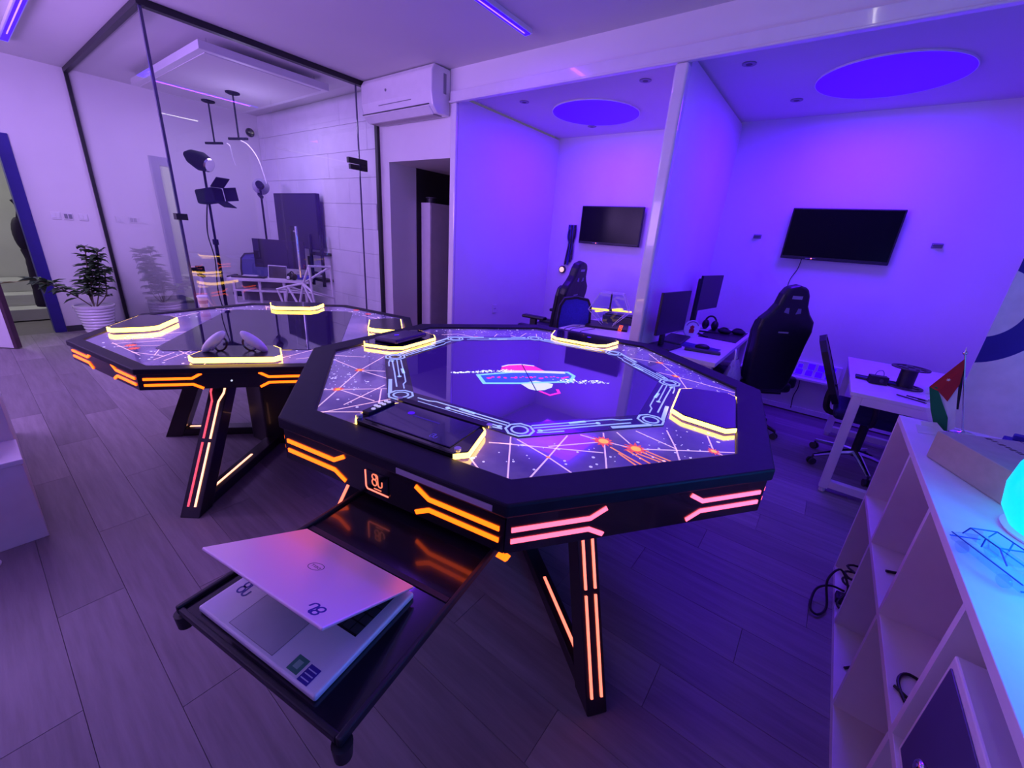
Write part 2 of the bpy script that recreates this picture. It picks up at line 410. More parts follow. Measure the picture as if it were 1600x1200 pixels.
# glossy acrylic edge trims: header ledge, two uprights
struct('trim_1', MB().box(-3.28, XR, YB-.035, YB-.001, 2.655, 2.735).box(-3.28, XR, YB-.05, YB-.001, 2.64, 2.655), GLOSSW, bevel=.006)
struct('trim_2', MB().box(-3.275, -3.20, YB-.03, YB+.001, 0, 2.64), GLOSSW, bevel=.01)
struct('trim_3', MB().box(-1.185, -1.095, YB-.04, YB+.04, 0, 2.64), GLOSSW, bevel=.018, seg=3)
# passage through the rear wall
struct('wall_passage_left', MB().box(-4.33, -4.27, YB+.12, 5.0, 0, 2.3), WALL)
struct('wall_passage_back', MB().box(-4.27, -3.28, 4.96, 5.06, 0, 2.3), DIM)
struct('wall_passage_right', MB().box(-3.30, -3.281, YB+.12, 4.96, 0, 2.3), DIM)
struct('ceiling_passage', MB().box(-4.27, -3.30, YB+.12, 4.96, 2.19, 2.3), WALL)
struct('wall_passage_shade', MB().box(-4.268, -4.262, 3.56, 4.95, .0, 2.19), DIM)  # near-black sheet over the white wall in place of deep shade
# corridor seen through the left door
struct('wall_corridor', MB().box(-9.5, -9.4, -2.5, 2.5, 0, 2.6).box(-9.4, XL-.15, 1.1, 1.2, 0, 2.6).box(-9.4, XL-.15, -2.5, -2.4, 0, 2.6), CORR)
struct('ceiling_corridor', MB().box(-9.5, XL-.15, -2.5, 1.2, 2.6, 2.7), CORR)
area('corridor_lamp', (-8.4, -.4, 2.55), .8, (.86, .86, .86), 26)
st = thing('corridor_steps', 'pale stone steps in the corridor beyond the blue door', 'steps', (-8.68, .2, 0))
for i in range(3): MB().box(-.7+.0, .35-.3*i, -.5, .85, .15*i, .15*(i+1)).build('step', CORR, st, bevel=.008)
dr = struct('door_1', MB().box(XL-.155, XL+.015, .51, .612, 0, 2.162).box(XL-.155, XL+.015, -.47, -.37, 0, 2.162).box(XL-.155, XL+.015, -.37, .51, 2.06, 2.162), BLUEF, bevel=.005)
lf = Matrix.Translation((-7.36, -.36, 0)) @ RZ(math.atan2(.55, .66))
struct('door_leaf', MB(lf).box(0, .80, -.02, .02, .01, 2.04), WALL, dr)
struct('door_edge', MB(lf).box(.80, .835, -.024, .024, .01, 2.04), mat('maroon_edge', (.07, .03, .05), .5), dr)
cl = thing('hanging_bag', 'black coat and bag hanging just inside the blue door frame', 'bag', (-7.68, .505, 0))
m = MB(); m.M = T((0, 0, 0)); m.ball((-.02, 0, 1.12), .17, (.5, .42, 1.15)); m.build('bag_body', BCLO, cl, smooth=True)
m = MB(); m.tube(smoothpath([(-.02, .0, .96), (0, .02, .8), (.0, .01, .6), (0, .01, .45), (0, .0, .28)], 4), [.05]*4+[.06]*4+[.065]*4+[.07]*4+[.06], 10); m.build('coat_tail', BCLO, cl, smooth=True)
MB().tube(smoothpath([(0, .0, 1.28), (.0, .03, 1.42), (.0, .0, 1.5)]), .012).build('strap', BCLO, cl)

# wall switches left wall
for i, y in enumerate((.80, .90, 1.03)):
    sp = thing('switch_plate', ('white wall switch plate nearest the blue door', 'middle one of three white switch plates on left wall', 'white wall switch plate beside the black glass channel')[i], 'switch', (XL, y, 1.36), 0)
    MB().box(0, .009, -.04, .04, -.04, .04).build('plate', WHITE, sp, bevel=.004)
    for d in (-.018, .018): MB().box(.009, .014, d-.014, d+.014, -.025, .025).build('rocker', GREYP if i == 1 else WHITE, sp, bevel=.002)

# studio slabs on the rear wall (staggered rows, recessed joints)
z = .02; r = 0
while z < 2.88:
    h = .289; x = XL+.004 - ((r*.37) % 1)*1.2
    while x < -4.47:
        x0, x1 = max(x, XL+.004), min(x+1.3, -4.47)
        if x1-x0 > .05:
            g = MB().box(x0, x1-.002, YB-.016-random.random()*.001, YB-.0005, z, min(z+h-.0025, CZ-.002))
            g.build('slab', STUDIOW, wall_back, bevel=.003, seg=1)
        x += 1.3
    z += h; r += 1
struct('baseboard_back', MB().box(XL, -4.27, YB-.03, YB-.02, 0, .09), WHITE)
struct('baseboard_left', MB().box(XL+.001, XL+.014, .615, YB-.03, 0, .07), DARKG)

# ------------------------------------------------------------------ GLASS ENCLOSURE
ge = thing('glass_partition', 'frameless glass room partition with black channels enclosing the studio', 'glass partition', (-4.45, 1.2, 0))
def gp(name, mb, m, **k): return mb.build(name, m, ge, **k)
gp('glass_pane', MB().box(-2.92, -.012, -.005, .005, .04, 2.88), GLASS)
gp('glass_pane', MB().box(-.005, .005, .006, .84, .04, 2.88), GLASS)
gp('glass_pane', MB().box(-.005, .005, .846, 1.715, 2.135, 2.88), GLASS)
gp('glass_pane', MB().box(-.005, .005, 1.727, 1.95, .04, 2.88), GLASS)
door = gp('glass_door', MB().box(-.006, .006, .848, 1.715, .012, 2.125), GLASS)
gp('top_channel', MB().box(-2.95, .03, -.025, .025, 2.875, 2.918), BLACK)
gp('top_channel', MB().box(-.028, .028, .025, 1.975, 2.872, 2.918), BLACK)
gp('bottom_channel', MB().box(-2.95, .02, -.018, .018, 0, .045), BLACK)
gp('bottom_channel', MB().box(-.018, .018, .02, .84, 0, .045).box(-.018, .018, 1.72, 1.975, 0, .045), BLACK)
gp('side_channel', MB().box(-2.95, -2.915, -.022, .022, .045, 2.875), BLACK)
gp('side_channel', MB().box(-.024, .024, 1.945, 1.978, .045, 2.872), BLACK)
gp('glass_edge', MB().box(-.012, .012, -.009, .009, .045, 2.875), mat('glass_edge', (.08, .07, .16), .15))
gp('glass_edge', MB().box(-.008, .008, 1.716, 1.726, .045, 2.875), mat('glass_edge', (.08, .07, .16), .15))
gp('pivot_hinge', MB().box(-.02, .02, 1.58, 1.81, 2.13, 2.185).box(-.02, .02, 1.73, 1.81, 2.07, 2.13).box(-.02, .02, 1.60, 1.71, 2.072, 2.122), BLACK, bevel=.003)
gp('glass_clamp', MB().box(-.045, .03, -.03, .05, 1.44, 1.49), BLACK, bevel=.003)
gp('door_pull', MB().cyl((.05, .93, .95), (.05, .93, 1.45), .012).cyl((0, .93, 1.0), (.05, .93, 1.0), .008).cyl((0, .93, 1.4), (.05, .93, 1.4), .008), CHROME, smooth=True)
pot_l = thing('wall_conduit', 'thin black vertical wall lock rod behind the glass near left wall', 'lock rod', (XL+.001, 1.9, 1.3)) if False else None

# ------------------------------------------------------------------ AIR CONDITIONER
def ac():
    t = thing('air_conditioner', 'white split air conditioner mounted high above the passage opening', 'air conditioner', (-4.40, YB, 2.535))
    prof = [(0, .005), (-.16, 0), (-.215, .05), (-.235, .16), (-.232, .33), (-.20, .375), (0, .378)]   # y,z
    L = 1.09
    M = Matrix(((0,0,1,0),(1,0,0,0),(0,1,0,0),(0,0,0,1)))
    MB(M).prism(prof, 0, L).build('body', GLOSSW, t, bevel=.012, seg=3)
    fl = [(-.163, -.006), (-.222, .045), (-.227, .052), (-.225, .036), (-.166, -.012)]
    MB(M).prism([(-.05, -.004), (-.16, -.008), (-.16, -.002), (-.05, .004)], .05, L-.06).build('louvre', mat('ac_grey', (.45, .40, .42), .5), t)
    MB(M).prism([(-.165, -.004), (-.222, .047), (-.216, .052), (-.160, .002)], .03, L-.05).build('louvre', WHITE, t)
    MB(M).prism([(-.2385, .058), (-.2385, .064), (-.228, .064), (-.228, .058)], .02, L-.04).build('seam', DARKG, t)
    MB(M).box(-.2385, -.232, .118, .122, .3, .8).build('trim_line', GREYP, t)
    MB().box(L-.001, L+.004, -.09, -.055, .17, .33).build('end_grille', GREYP, t, bevel=.003)
    MB(M).cyl((-.236, .24, .42), (-.24, .24, .42), .012, n=16).build('badge', GREYP, t)
ac()

# ------------------------------------------------------------------ CEILING LIGHTS
def strip(loc, L, axis, label):
    t = thing('strip_light', label, 'strip light', loc, 0 if axis == 'x' else PI/2)
    MB().box(0, L, -.035, .035, -.03, 0).build('housing', WHITE, t, bevel=.003)
    MB().box(.01, L-.01, -.024, .024, -.036, -.030).build('diffuser', STRIPB, t, bevel=.002)
    MB().box(.3, L-.05, -.006, .002, -.0385, -.036).build('tube_core', STRIPW, t)
strip((-2.22, 1.0, CZ-.001), 1.9, 'y', 'blue linear ceiling light nearest the picture centre top')
strip((-6.68, .71, CZ-.001), 1.5, 'x', 'blue linear ceiling light in the top left corner')
t = thing('strip_light', 'slim white ceiling light mirrored in the glass partition', 'strip light', (-.22, 1.1, CZ-.001), PI/2)
MB().box(0, 1.73, -.03, .03, -.03, 0).build('housing', WHITE, t, bevel=.003)
MB().box(.01, 1.72, -.005, .005, -.036, -.030).build('diffuser', mat('white_strip_light', (.9, .9, .8), .5, emit=(1, .93, .8), es=12, var=0), t)
cp = thing('ceiling_panel', 'white rectangular raised panel hung below the studio ceiling', 'ceiling panel', (-6.80, 1.62, 2.80))
MB().box(0, 2.10, 0, 1.15, 0, .065).build('panel_frame', WHITE, cp, bevel=.004)
MB().box(.06, 2.04, .06, 1.09, -.004, 0).build('panel_face', CEIL, cp)
for x, y in ((.1, .1), (2.0, .1), (.1, 1.05), (2.0, 1.05)): MB().cyl((x, y, .065), (x, y, .119), .006, n=8).build('hanger', CHROME, cp)
for (x, y, R, lab) in ((-2.28, 4.15, .425, 'round blue ceiling light in the left booth'), (-.06, 4.15, .425, 'large round blue ceiling light in the right booth')):
    t = thing('disk_light', lab, 'ceiling light', (x, y, 2.709))
    MB().lathe([(R, 0), (R, -.012), (R-.012, -.012)], 64).build('rim', WHITE, t, smooth=True)
    MB().lathe([(R-.006, -.001), (R-.006, -.013)], 64).build('diffuser', DISK, t)
for i, (x, y) in enumerate(((-2.75, 3.6), (-2.55, 4.6), (-1.55, 3.55), (-.83, 3.55), (-.62, 4.45))):
    lab = ('downlight by the left booth front corner', 'downlight behind the left booth round light', 'downlight beside the divider in the left booth', 'downlight just right of the booth divider', 'downlight at the back left of the right booth')[i]
    t = thing('downlight', 'small unlit recessed ' + lab, 'downlight', (x, y, 2.7095))
    MB().lathe([(.045, 0), (.045, -.005), (.03, -.006)], 20).build('bezel', GREYP, t, smooth=True)
    MB().lathe([(.029, -.001), (.02, -.007)], 16).build('lens', DARKG, t)

# ------------------------------------------------------------------ GAMING TABLES
LEDW = .012
def dock(parent, ang, rin, rout, w, zt, top=BLACKG, dh=.030, closed=False):
    """raised tray: u outward, v across"""
    M = RZ(ang)
    du = rout-rin
    pg = [(rout, -w*.86), (rout-.035, -w), (rin+.05, -w*.84), (rin, -w*.62), (rin, w*.62), (rin+.05, w*.84), (rout-.035, w), (rout, w*.86)]
    d = MB(M).prism([(u, v) for u, v in pg], zt, zt+dh).build('dock', top, parent, bevel=.003)
    led = MB(M); led.path([(u, v) for u, v in pg], .010, zt+.003, zt+dh-.003, closed)
    led.build('light_strip', YEL, d)
    return d, M
def skirt_strips(sp, side, zu, zl, hs, mats, dep, k=1.0):
    """light bars on one side panel; x along the side, local face at y=-dep"""
    for sgn, m in ((-1, mats[0]), (1, mats[1])):
        for zz, dz, mm in ((zu, .028*k, m[0]), (zl, -.026*k, m[1])):
            M = Matrix(((1,0,0,0),(0,0,-1,-dep),(0,1,0,0),(0,0,0,1)))
            b = MB(RZ(side) @ M)
            x0, x1, x2 = hs*.965, hs*.44, hs*.33
            b.path([(sgn*x0, zz), (sgn*x1, zz), (sgn*x2, zz+dz)], .0135*k, .0, .004)
            b.build('light_bar', mm, sp)
def leg(parent, ang, ft, tp, zt, w, mats, bar=False, peak=True):
    lg = MB(RZ(ang))
    # slanted post
    d = Vector((ft-tp, 0, -zt)); 
    lg.obox((tp, 0, zt), (ft, 0, .03), w, .075, up=(0, 1, 0)) if False else None
    a = [(tp-.045, zt), (tp+.045, zt), (ft+.03, 0), (ft-.075, 0)]
    M2 = Matrix(((1,0,0,0),(0,0,1,0),(0,1,0,0),(0,0,0,1)))
    lg.M = RZ(ang) @ M2
    lg.prism(a, -w/2, w/2)
    lg.M = RZ(ang)
    lg.box(.16, ft-.04, -w*.42, w*.42, 0, .055)
    l = lg.build('leg', LEGM, parent, bevel=.004)
    n = Vector((zt, 0, ft-tp-.0)); 
    P0 = Vector((tp+.0455, 0, zt)); P1 = Vector((ft+.0305, 0, 0)); dd = (P1-P0)
    out = Vector((-dd.z, 0, dd.x)).normalized()
    if out.x < 0: out = -out
    for v, m in ((-.018, mats[0]), (.018, mats[1])):
        for t0, t1 in ((.06, .50), (.525, .93)):
            q = MB(RZ(ang)); a0 = P0+dd*t0+out*.002; a1 = P0+dd*t1+out*.002
            if peak and t0 < .1:
                am = P0+dd*(t0+.13)+out*.002; a0o = Vector(a0)+Vector((0, v*1.1, 0)); amo = Vector(am)+Vector((0, v*2.0, 0))
                kn = P0+dd*(t0+.19)+out*.002
                q.obox(a0+Vector((0, v*2, 0)), amo, .008, .008); q.obox(amo, kn+Vector((0, v, 0)), .008, .008); q.obox(kn+Vector((0, v, 0)), a1+Vector((0, v, 0)), .008, .008)
            else: q.obox(a0+Vector((0, v, 0)), a1+Vector((0, v, 0)), .008, .008)
            q.build('light_bar', m, l)
    MB(RZ(ang)).box(.46, ft-.11, -.006, .006, .055, .059).build('light_bar', mats[2], l)
    for s_ in (-1, 1):
        if bar: MB(RZ(ang)).box(.46, ft-.16, s_*w*.42-.003 if s_ < 0 else w*.42, (s_*w*.42) if s_ < 0 else w*.42+.003, .034, .044).build('light_bar', mats[2], l)
    return l

KN, KF = .92308, 1.07692
def big_table():
    GM[0] = KN
    t = thing('gaming_table', 'large black octagonal gaming table with bright circuit ring around its screen', 'table', (-1.1449*KN, 1.7039*KN, 0), math.radians(10.1))
    Ro, Ri, Z = 1.184, 1.058, .85
    MB().ring(octo(Ro), octo(Ri), Z-.035, Z+.008).build('rim', RIMM, t, bevel=.006)
    MB().prism(octo(Ri+.02), Z-.03, Z-.004).build('galaxy_panel', NEB, t)
    MB().prism(octo(Ro-.05), .70, .72).build('underside', LEGM, t)
    ap = Ro*math.cos(PI/8); hs = Ro*math.sin(PI/8)*.985
    for i in range(8):
        sd = PI/4*i
        dep = ap-.012
        sp = MB(RZ(sd)).box(-hs, hs, -dep, -dep+.025, .692, Z-.035).build('side_panel', SKIRT, t)
        mm = ((ORA, ORA), (ORA, ORA)) if i in (0, 7) else ((PNK, PNK), (PNK, PNK)) if i in (1, 2) else ((ORA, ORA), (PNO, PNO))
        skirt_strips(sp, sd, .768, .731, hs, mm, dep)
    # plate with monogram on the drawer side
    dep = ap-.012
    M = Matrix(((1,0,0,0),(0,0,-1,-dep),(0,1,0,0),(0,0,0,1)))
    pl_ = MB(M).box(-.052, .040, .716, .785, 0, .003).build('emblem_plate', BLACKG, t)
    MB(M).path([(-.052, .783), (-.052, .724), (-.046, .716), (.041, .716)], .0042, .003, .005).build('emblem_frame', PNO, pl_)
    monogram(M @ T((-.006, .757, 0)), .046, .0036, .003, .0048).build('emblem', ORR, pl_)
    MB(M).path([(-.018, .7265), (.012, .7265)], .003, .003, .0045).build('emblem_line', ORR, pl_)
    MB(M @ T((0, 0, .0))).box(.085, .412, Z-.026, Z-.008, .012, .0145).build('reflection_strip', SATIN, t)  # pale strip added in place of a reflection on the rim edge
    MB(M).prism([(.425, .672), (.455, .668), (.462, .676), (.45, .680), (.443, .676), (.428, .680)], -.02, .0).build('clip_light', ORA, t)
    # pedestal
    GM[0] = 1
    MB().prism(octo(.19), 0, .762).build('pedestal', LEGM, t, bevel=.01)
    for a in (-47, 43, 133, -137):
        leg(t, math.radians(a), .98, .62, .758, .075, (PNO, PNO, PNO), peak=False)
    GM[0] = KN
    # screen
    sc = MB().prism(octo(.672), Z-.01, Z-.0015).build('screen', SCREENL, t)
    # circuit ring
    zt = Z-.0035
    nodes = [(.727*math.cos(math.radians(-112.5+45*i)), .727*math.sin(math.radians(-112.5+45*i))) for i in range(8)]
    MB().ring(octo(.785), octo(.668), Z-.01, Z-.001).build('circuit_band', RINGN, t)
    for i in range(8):
        a = Vector(nodes[i]); b = Vector(nodes[(i+1) % 8]); d = b-a; L = d.length
        ang = math.atan2(d.y, d.x); Ms = T((a.x, a.y, 0)) @ RZ(ang)   # t axis +y = inward
        q = MB(Ms); z0, z1 = Z-.001, Z+.0004
        fl = 1 if i % 2 == 0 else -1
        if i % 2: q.M = Ms @ T((L, 0, 0)) @ Matrix.Scale(-1, 4, (1, 0, 0))
        q.path([(.075, .018), (.13, .018), (.16, .030), (L*.50, .030)], .0055, z0, z1)
        q.path([(L*.50, .030), (L*.62, .028), (L*.90, .026)], .006, z0, z1)
        q.path([(L*.50, .028), (L*.63, .024)], .014, z0, z1)
        q.path([(.23, .006), (L*.90, .006)], .0055, z0, z1)
        q.prism([(.235+.010*math.cos(2*PI*k/10), .006+.010*math.sin(2*PI*k/10)) for k in range(10)], z0, z1)
        q.path([(.10, -.012), (L*.55, -.014), (L*.87, -.018)], .0065, z0, z1)
        q.prism([(L*.87+.010*math.cos(2*PI*k/10), -.018+.010*math.sin(2*PI*k/10)) for k in range(10)], z0, z1)
        q.path([(.03, -.042), (.20, -.036)], .016, z0, z1)
        q.path([(L-.16, -.036), (L-.10, -.036), (L-.055, -.030)], .006, z0, z1)
        q.build('circuit_trace', RINGW, t)
        q = MB(T((a.x, a.y, 0)))
        q.ring([(.056*math.cos(2*PI*k/8+PI/8), .056*math.sin(2*PI*k/8+PI/8)) for k in range(8)], [(.047*math.cos(2*PI*k/8+PI/8), .047*math.sin(2*PI*k/8+PI/8)) for k in range(8)], Z, Z+.001)
        q.ring([(.034*math.cos(2*PI*k/24), .034*math.sin(2*PI*k/24)) for k in range(24)], [(.026*math.cos(2*PI*k/24), .026*math.sin(2*PI*k/24)) for k in range(24)], Z, Z+.001)
        q.build('circuit_node', RINGW, t)
    for i in range(8):
        a = nodes[i]
        MB(T((a[0], a[1], 0))).prism([(.048*math.cos(2*PI*k/16), .048*math.sin(2*PI*k/16)) for k in range(16)], Z-.001, Z-.0002).build('node_disc', RINGN, t)
    # printed lines and stars on the galaxy panel
    zp = Z-.004
    SEG=[(-0.432,-0.961,-0.649,-0.546),(-0.649,-0.546,-0.728,-0.303),(-0.884,-0.503,-0.652,-0.542),(-0.652,-0.542,-0.470,-0.550),(-0.652,-0.542,-0.548,-0.481),(-0.571,-0.814,-0.377,-0.647),(-0.526,-0.774,-0.321,-0.777),(-0.383,-0.873,-0.417,-0.617),(-0.394,-0.979,-0.286,-0.724),(-0.247,-0.833,-0.391,-0.667),(-0.403,-0.972,-0.244,-0.853),(-0.939,-0.458,-0.793,-0.376),(0.390,-0.971,0.274,-0.732),(0.264,-0.796,0.583,-0.653),(0.441,-0.933,0.440,-0.787),(0.440,-0.787,0.437,-0.604),(0.301,-0.736,0.440,-0.787),(0.440,-0.787,0.542,-0.836),(0.412,-0.720,0.557,-0.578),(0.541,-0.504,0.622,-0.756),(0.474,-0.571,0.560,-0.571),(0.560,-0.571,0.671,-0.560),(0.671,-0.560,0.840,-0.458),(0.840,-0.458,0.980,-0.377),(0.582,-0.469,0.671,-0.560),(0.641,-0.413,0.793,-0.475),(0.742,-0.334,0.793,-0.475),(0.793,-0.475,0.815,-0.563),(0.884,-0.291,0.911,-0.414),(0.911,-0.414,0.948,-0.431),(0.216,-0.918,0.292,-0.971),(0.233,-0.812,0.302,-0.775),(0.470,0.837,0.698,0.431),(0.698,0.431,0.770,0.216),(0.386,0.646,0.565,0.659),(0.545,0.448,0.684,0.434),(0.684,0.434,0.981,0.348),(0.875,0.202,0.981,0.304),(0.565,0.659,0.637,0.652),(-0.742,0.414,-0.473,0.426),(-0.544,0.612,-0.485,0.413),(-0.454,0.646,-0.313,0.604),(-0.400,0.784,-0.360,0.486),(-0.334,0.821,-0.229,0.611),(-0.812,0.319,-0.742,0.414)]
    ORG=[(0.592,-0.599,0.714,-0.661),(0.628,-0.627,0.699,-0.676),(0.703,-0.554,0.802,-0.582),(0.682,-0.590,0.773,-0.607),(0.688,-0.569,0.789,-0.596),(0.647,-0.588,0.740,-0.639)]
    q = MB()
    for s in SEG: q.path([s[:2], s[2:]], .0052, zp, zp+.0006)
    q.build('printed_lines', LINE, t, kind='stuff')
    q = MB()
    for s in ORG: q.path([s[:2], s[2:]], .006, zp, zp+.0007)
    q.build('printed_streaks', LINEO, t, kind='stuff')
    NOD=[(-0.652,-0.542),(-0.528,-0.776),(0.56,-0.571),(0.671,-0.56),(0.44,-0.787),(0.911,-0.414),(0.684,0.434),(0.565,0.659),(-0.599,0.426)]
    q = MB(); q2 = MB()
    for k, (x, y) in enumerate(NOD):
        R = .042 if k in (2, 3) else .024 if k != 4 else .008
        star = []
        for j in range(24):
            rr = R*(1 if j % 2 else .55)*(.8+.4*random.random()); star.append((x+rr*math.cos(PI*j/12), y+rr*math.sin(PI*j/12)))
        q.prism(star, zp+.0003, zp+.0009)
        q2.prism([(x+R*.42*math.cos(PI*j/8), y+R*.42*math.sin(PI*j/8)) for j in range(16)], zp+.0005, zp+.0013)
    q.build('printed_flares', SPOTR, t, kind='stuff'); q2.build('flare_cores', SPOTY, t, kind='stuff')
    q = MB()
    for i in range(520):
        a = random.random()*2*PI; rr = random.uniform(.80, 1.03); x, y = rr*math.cos(a), rr*math.sin(a)
        s = random.choice((.0022, .0022, .003, .003, .0045, .006)) * (1.0 if random.random() < .93 else 1.6)
        q.prism([(x+s*math.cos(PI*j/3), y+s*math.sin(PI*j/3)) for j in range(6)], zp+.0001, zp+.0007)
    o = q.build('printed_stars', STAR, t); o['kind'] = 'stuff'
    # picture on the screen
    zs = Z-.0012
    def outline(P, w, m, n, dz=0, closed=True): MB().path(P, w, zs+dz, zs+dz+.0005, closed).build(n, m, sc)
    BAN=[(-.166,-.246),(-.079,-.329),(.058,-.22),(.245,-.041),(.227,.056),(.179,.093),(-.051,-.098)]
    MB().prism(BAN, zs, zs+.0004).build('picture_banner', NEOB, sc)
    outline(BAN, .018, NEOC, 'picture_outline', .0003)
    HAT=[(-.116,-.108),(-.14,-.048),(-.127,-.001),(-.078,.053),(-.008,.077),(.077,.031),(-.021,-.062)]
    MB().prism(HAT, zs, zs+.0005).build('picture_shape', NEOP, sc)
    outline([(-.14,-.048),(-.127,-.001),(-.078,.053),(-.008,.077)], .012, NEOW, 'picture_stroke', .0006, False)
    FIG=[(.061,-.226),(.123,-.265),(.159,-.263),(.187,-.232),(.201,-.178),(.188,-.133),(.10,-.14)]
    MB().prism(FIG, zs, zs+.0006).build('picture_shape', NEOW, sc)
    outline([(.173,-.26),(.233,-.279),(.257,-.227),(.232,-.188)], .014, NEOP, 'picture_stroke', .0005, False)
    MB().path([(-.09,-.115),(.03,-.02),(.10,.03),(.17,.075)], .035, zs+.0006, zs+.001).build('picture_stroke', NEOW, sc)
    q = MB(); 
    for i in range(26):
        u = i/25; x = -.109+.319*u; y = -.25+.261*u; s = .006+.006*random.random()
        x += .02*(random.random()-.5); y += .02*(random.random()-.5)
        q.prism([(x+s*math.cos(PI*j/3), y+s*math.sin(PI*j/3)) for j in range(6)], zs+.0006, zs+.0011)
    q.build('picture_scribble', NEOP, sc, kind='stuff')
    q = MB()
    for i in range(240):
        u = random.random()
        if u < .6: u /= .6; x = -.286+.215*u; y = -.304+.222*u; sp_ = .006+.018*u
        else: u = (u-.6)/.4; x = .20+.19*u; y = -.06+.126*u; sp_ = .03
        x += random.gauss(0, sp_*.6); y += random.gauss(0, sp_*.6); s = random.choice((.002, .003, .004, .006))
        q.prism([(x+s*math.cos(PI*j/3), y+s*math.sin(PI*j/3)) for j in range(6)], zs+.0007, zs+.0012)
    o = q.build('picture_specks', NEOW, sc); o['kind'] = 'stuff'
    MB().path([(-.074,.057),(.162,-.269)], .005, zs+.0012, zs+.0015).build('panel_seam', BLACK, sc)
    # docks
    Zd = Z; dh = .022
    for k, a in enumerate((-PI/2, 0, PI/2, PI)):
        Z = Zd; d, M = dock(t, a, .735, .976, .235, Z, dh=dh)
        Z = Zd+dh-.030
        if k == 0:
            MB(M).box(.775, .955, -.185, .175, Z+.030, Z+.034).build('tablet', mat('tablet_glass', (.022, .008, .12), .12, coat=.5), d, bevel=.002)
            Mt = M @ RZ(PI/2)     # x across, y toward the middle
            MB(M).box(.74, .772, -.20, .20, Z+.030, Z+.038).build('rail', BLACK, d)
            MB(M).box(.80, .93, -.222, -.19, Z+.030, Z+.044).build('key_block', BLACK, d, bevel=.002)
            for c_ in range(4):
                for e_ in range(2):
                    if (c_, e_) == (3, 0): continue
                    MB(M).cyl((.822+.026*c_, -.213+.014*e_, Z+.044), (.822+.026*c_, -.213+.014*e_, Z+.047), .0078, n=10).build('key', mat('white_key', (.8, .8, .85), .4, emit=(.8, .75, 1), es=.45, var=0), d)  # plain white keys, emission added to brighten them
            for u, v in ((.955, -.21), (.755, -.205), (.755, .20), (.955, .205)): MB(M).cyl((u, v, Z+.030), (u, v, Z+.040), .011, n=16).build('screw', SATIN, d, smooth=True)
            MB(M).cyl((.83, -.085, Z+.034), (.83, -.085, Z+.0345), .013, n=20).build('tablet_mark', mat('violet_mark', (.08, .01, .7), .4, emit=(.10, .0, .9), es=.5), d)
            MB(M).box(.838, .846, -.065, .05, Z+.034, Z+.0345).build('tablet_text_line', mat('violet_dim', (.10, .07, .35), .4), d)
            monogram(M @ T((.925, .09, Z+.034)) @ RZ(PI/2), .028, .0024, 0, .0006).build('tablet_monogram', mat('lilac_mark', (.35, .3, .75), .4), d)
        if k == 3:
            MB(M @ T((.86, .0, Z+.036)) @ RX(.0) @ RY(.06)).box(-.10, .075, -.10, .17, -.004, .022).build('handheld', mat('violet_shell', (.035, .01, .09), .25), d, bevel=.01, seg=3)
            MB(M @ T((.86, .06, Z+.059)) @ RY(.06)).prism([(.0, -.02), (.018, 0), (0, .02), (-.018, 0)], 0, .001).build('handheld_mark', mat('violet_mark', (.08, .01, .7), .4), d)
        if k == 2:
            MB(M).cyl((.90, -.04, Z+.030), (.90, -.04, Z+.031), .014, n=16).build('dock_mark', mat('violet_mark', (.08, .01, .7), .4), d)
    Z = Zd
    # pull-out tray on the front-left side
    tr = MB().box(-.118, .402, -1.585, -.60, .640, .652).build('drawer', TRAY, t, bevel=.002)
    MB().box(-.122, -.110, -1.590, -.60, .640, .662).build('drawer_rail', BLACK, tr, bevel=.003)
    MB().box(.394, .406, -1.590, -.60, .640, .662).build('drawer_rail', BLACK, tr, bevel=.003)
    MB().box(-.110, .394, -1.590, -1.578, .640, .658).build('drawer_front', BLACK, tr, bevel=.003)
    MB().box(-.106, .390, -1.26, -1.245, .652, .655).build('drawer_seam', BLACK, tr)
    for x in (-.115, .399): MB().cyl((x, -1.58, .600), (x, -1.58, .637), .016, .019, n=16).build('drawer_foot', BLACK, tr, smooth=True)
    GM[0] = 1
    return t
big_table()

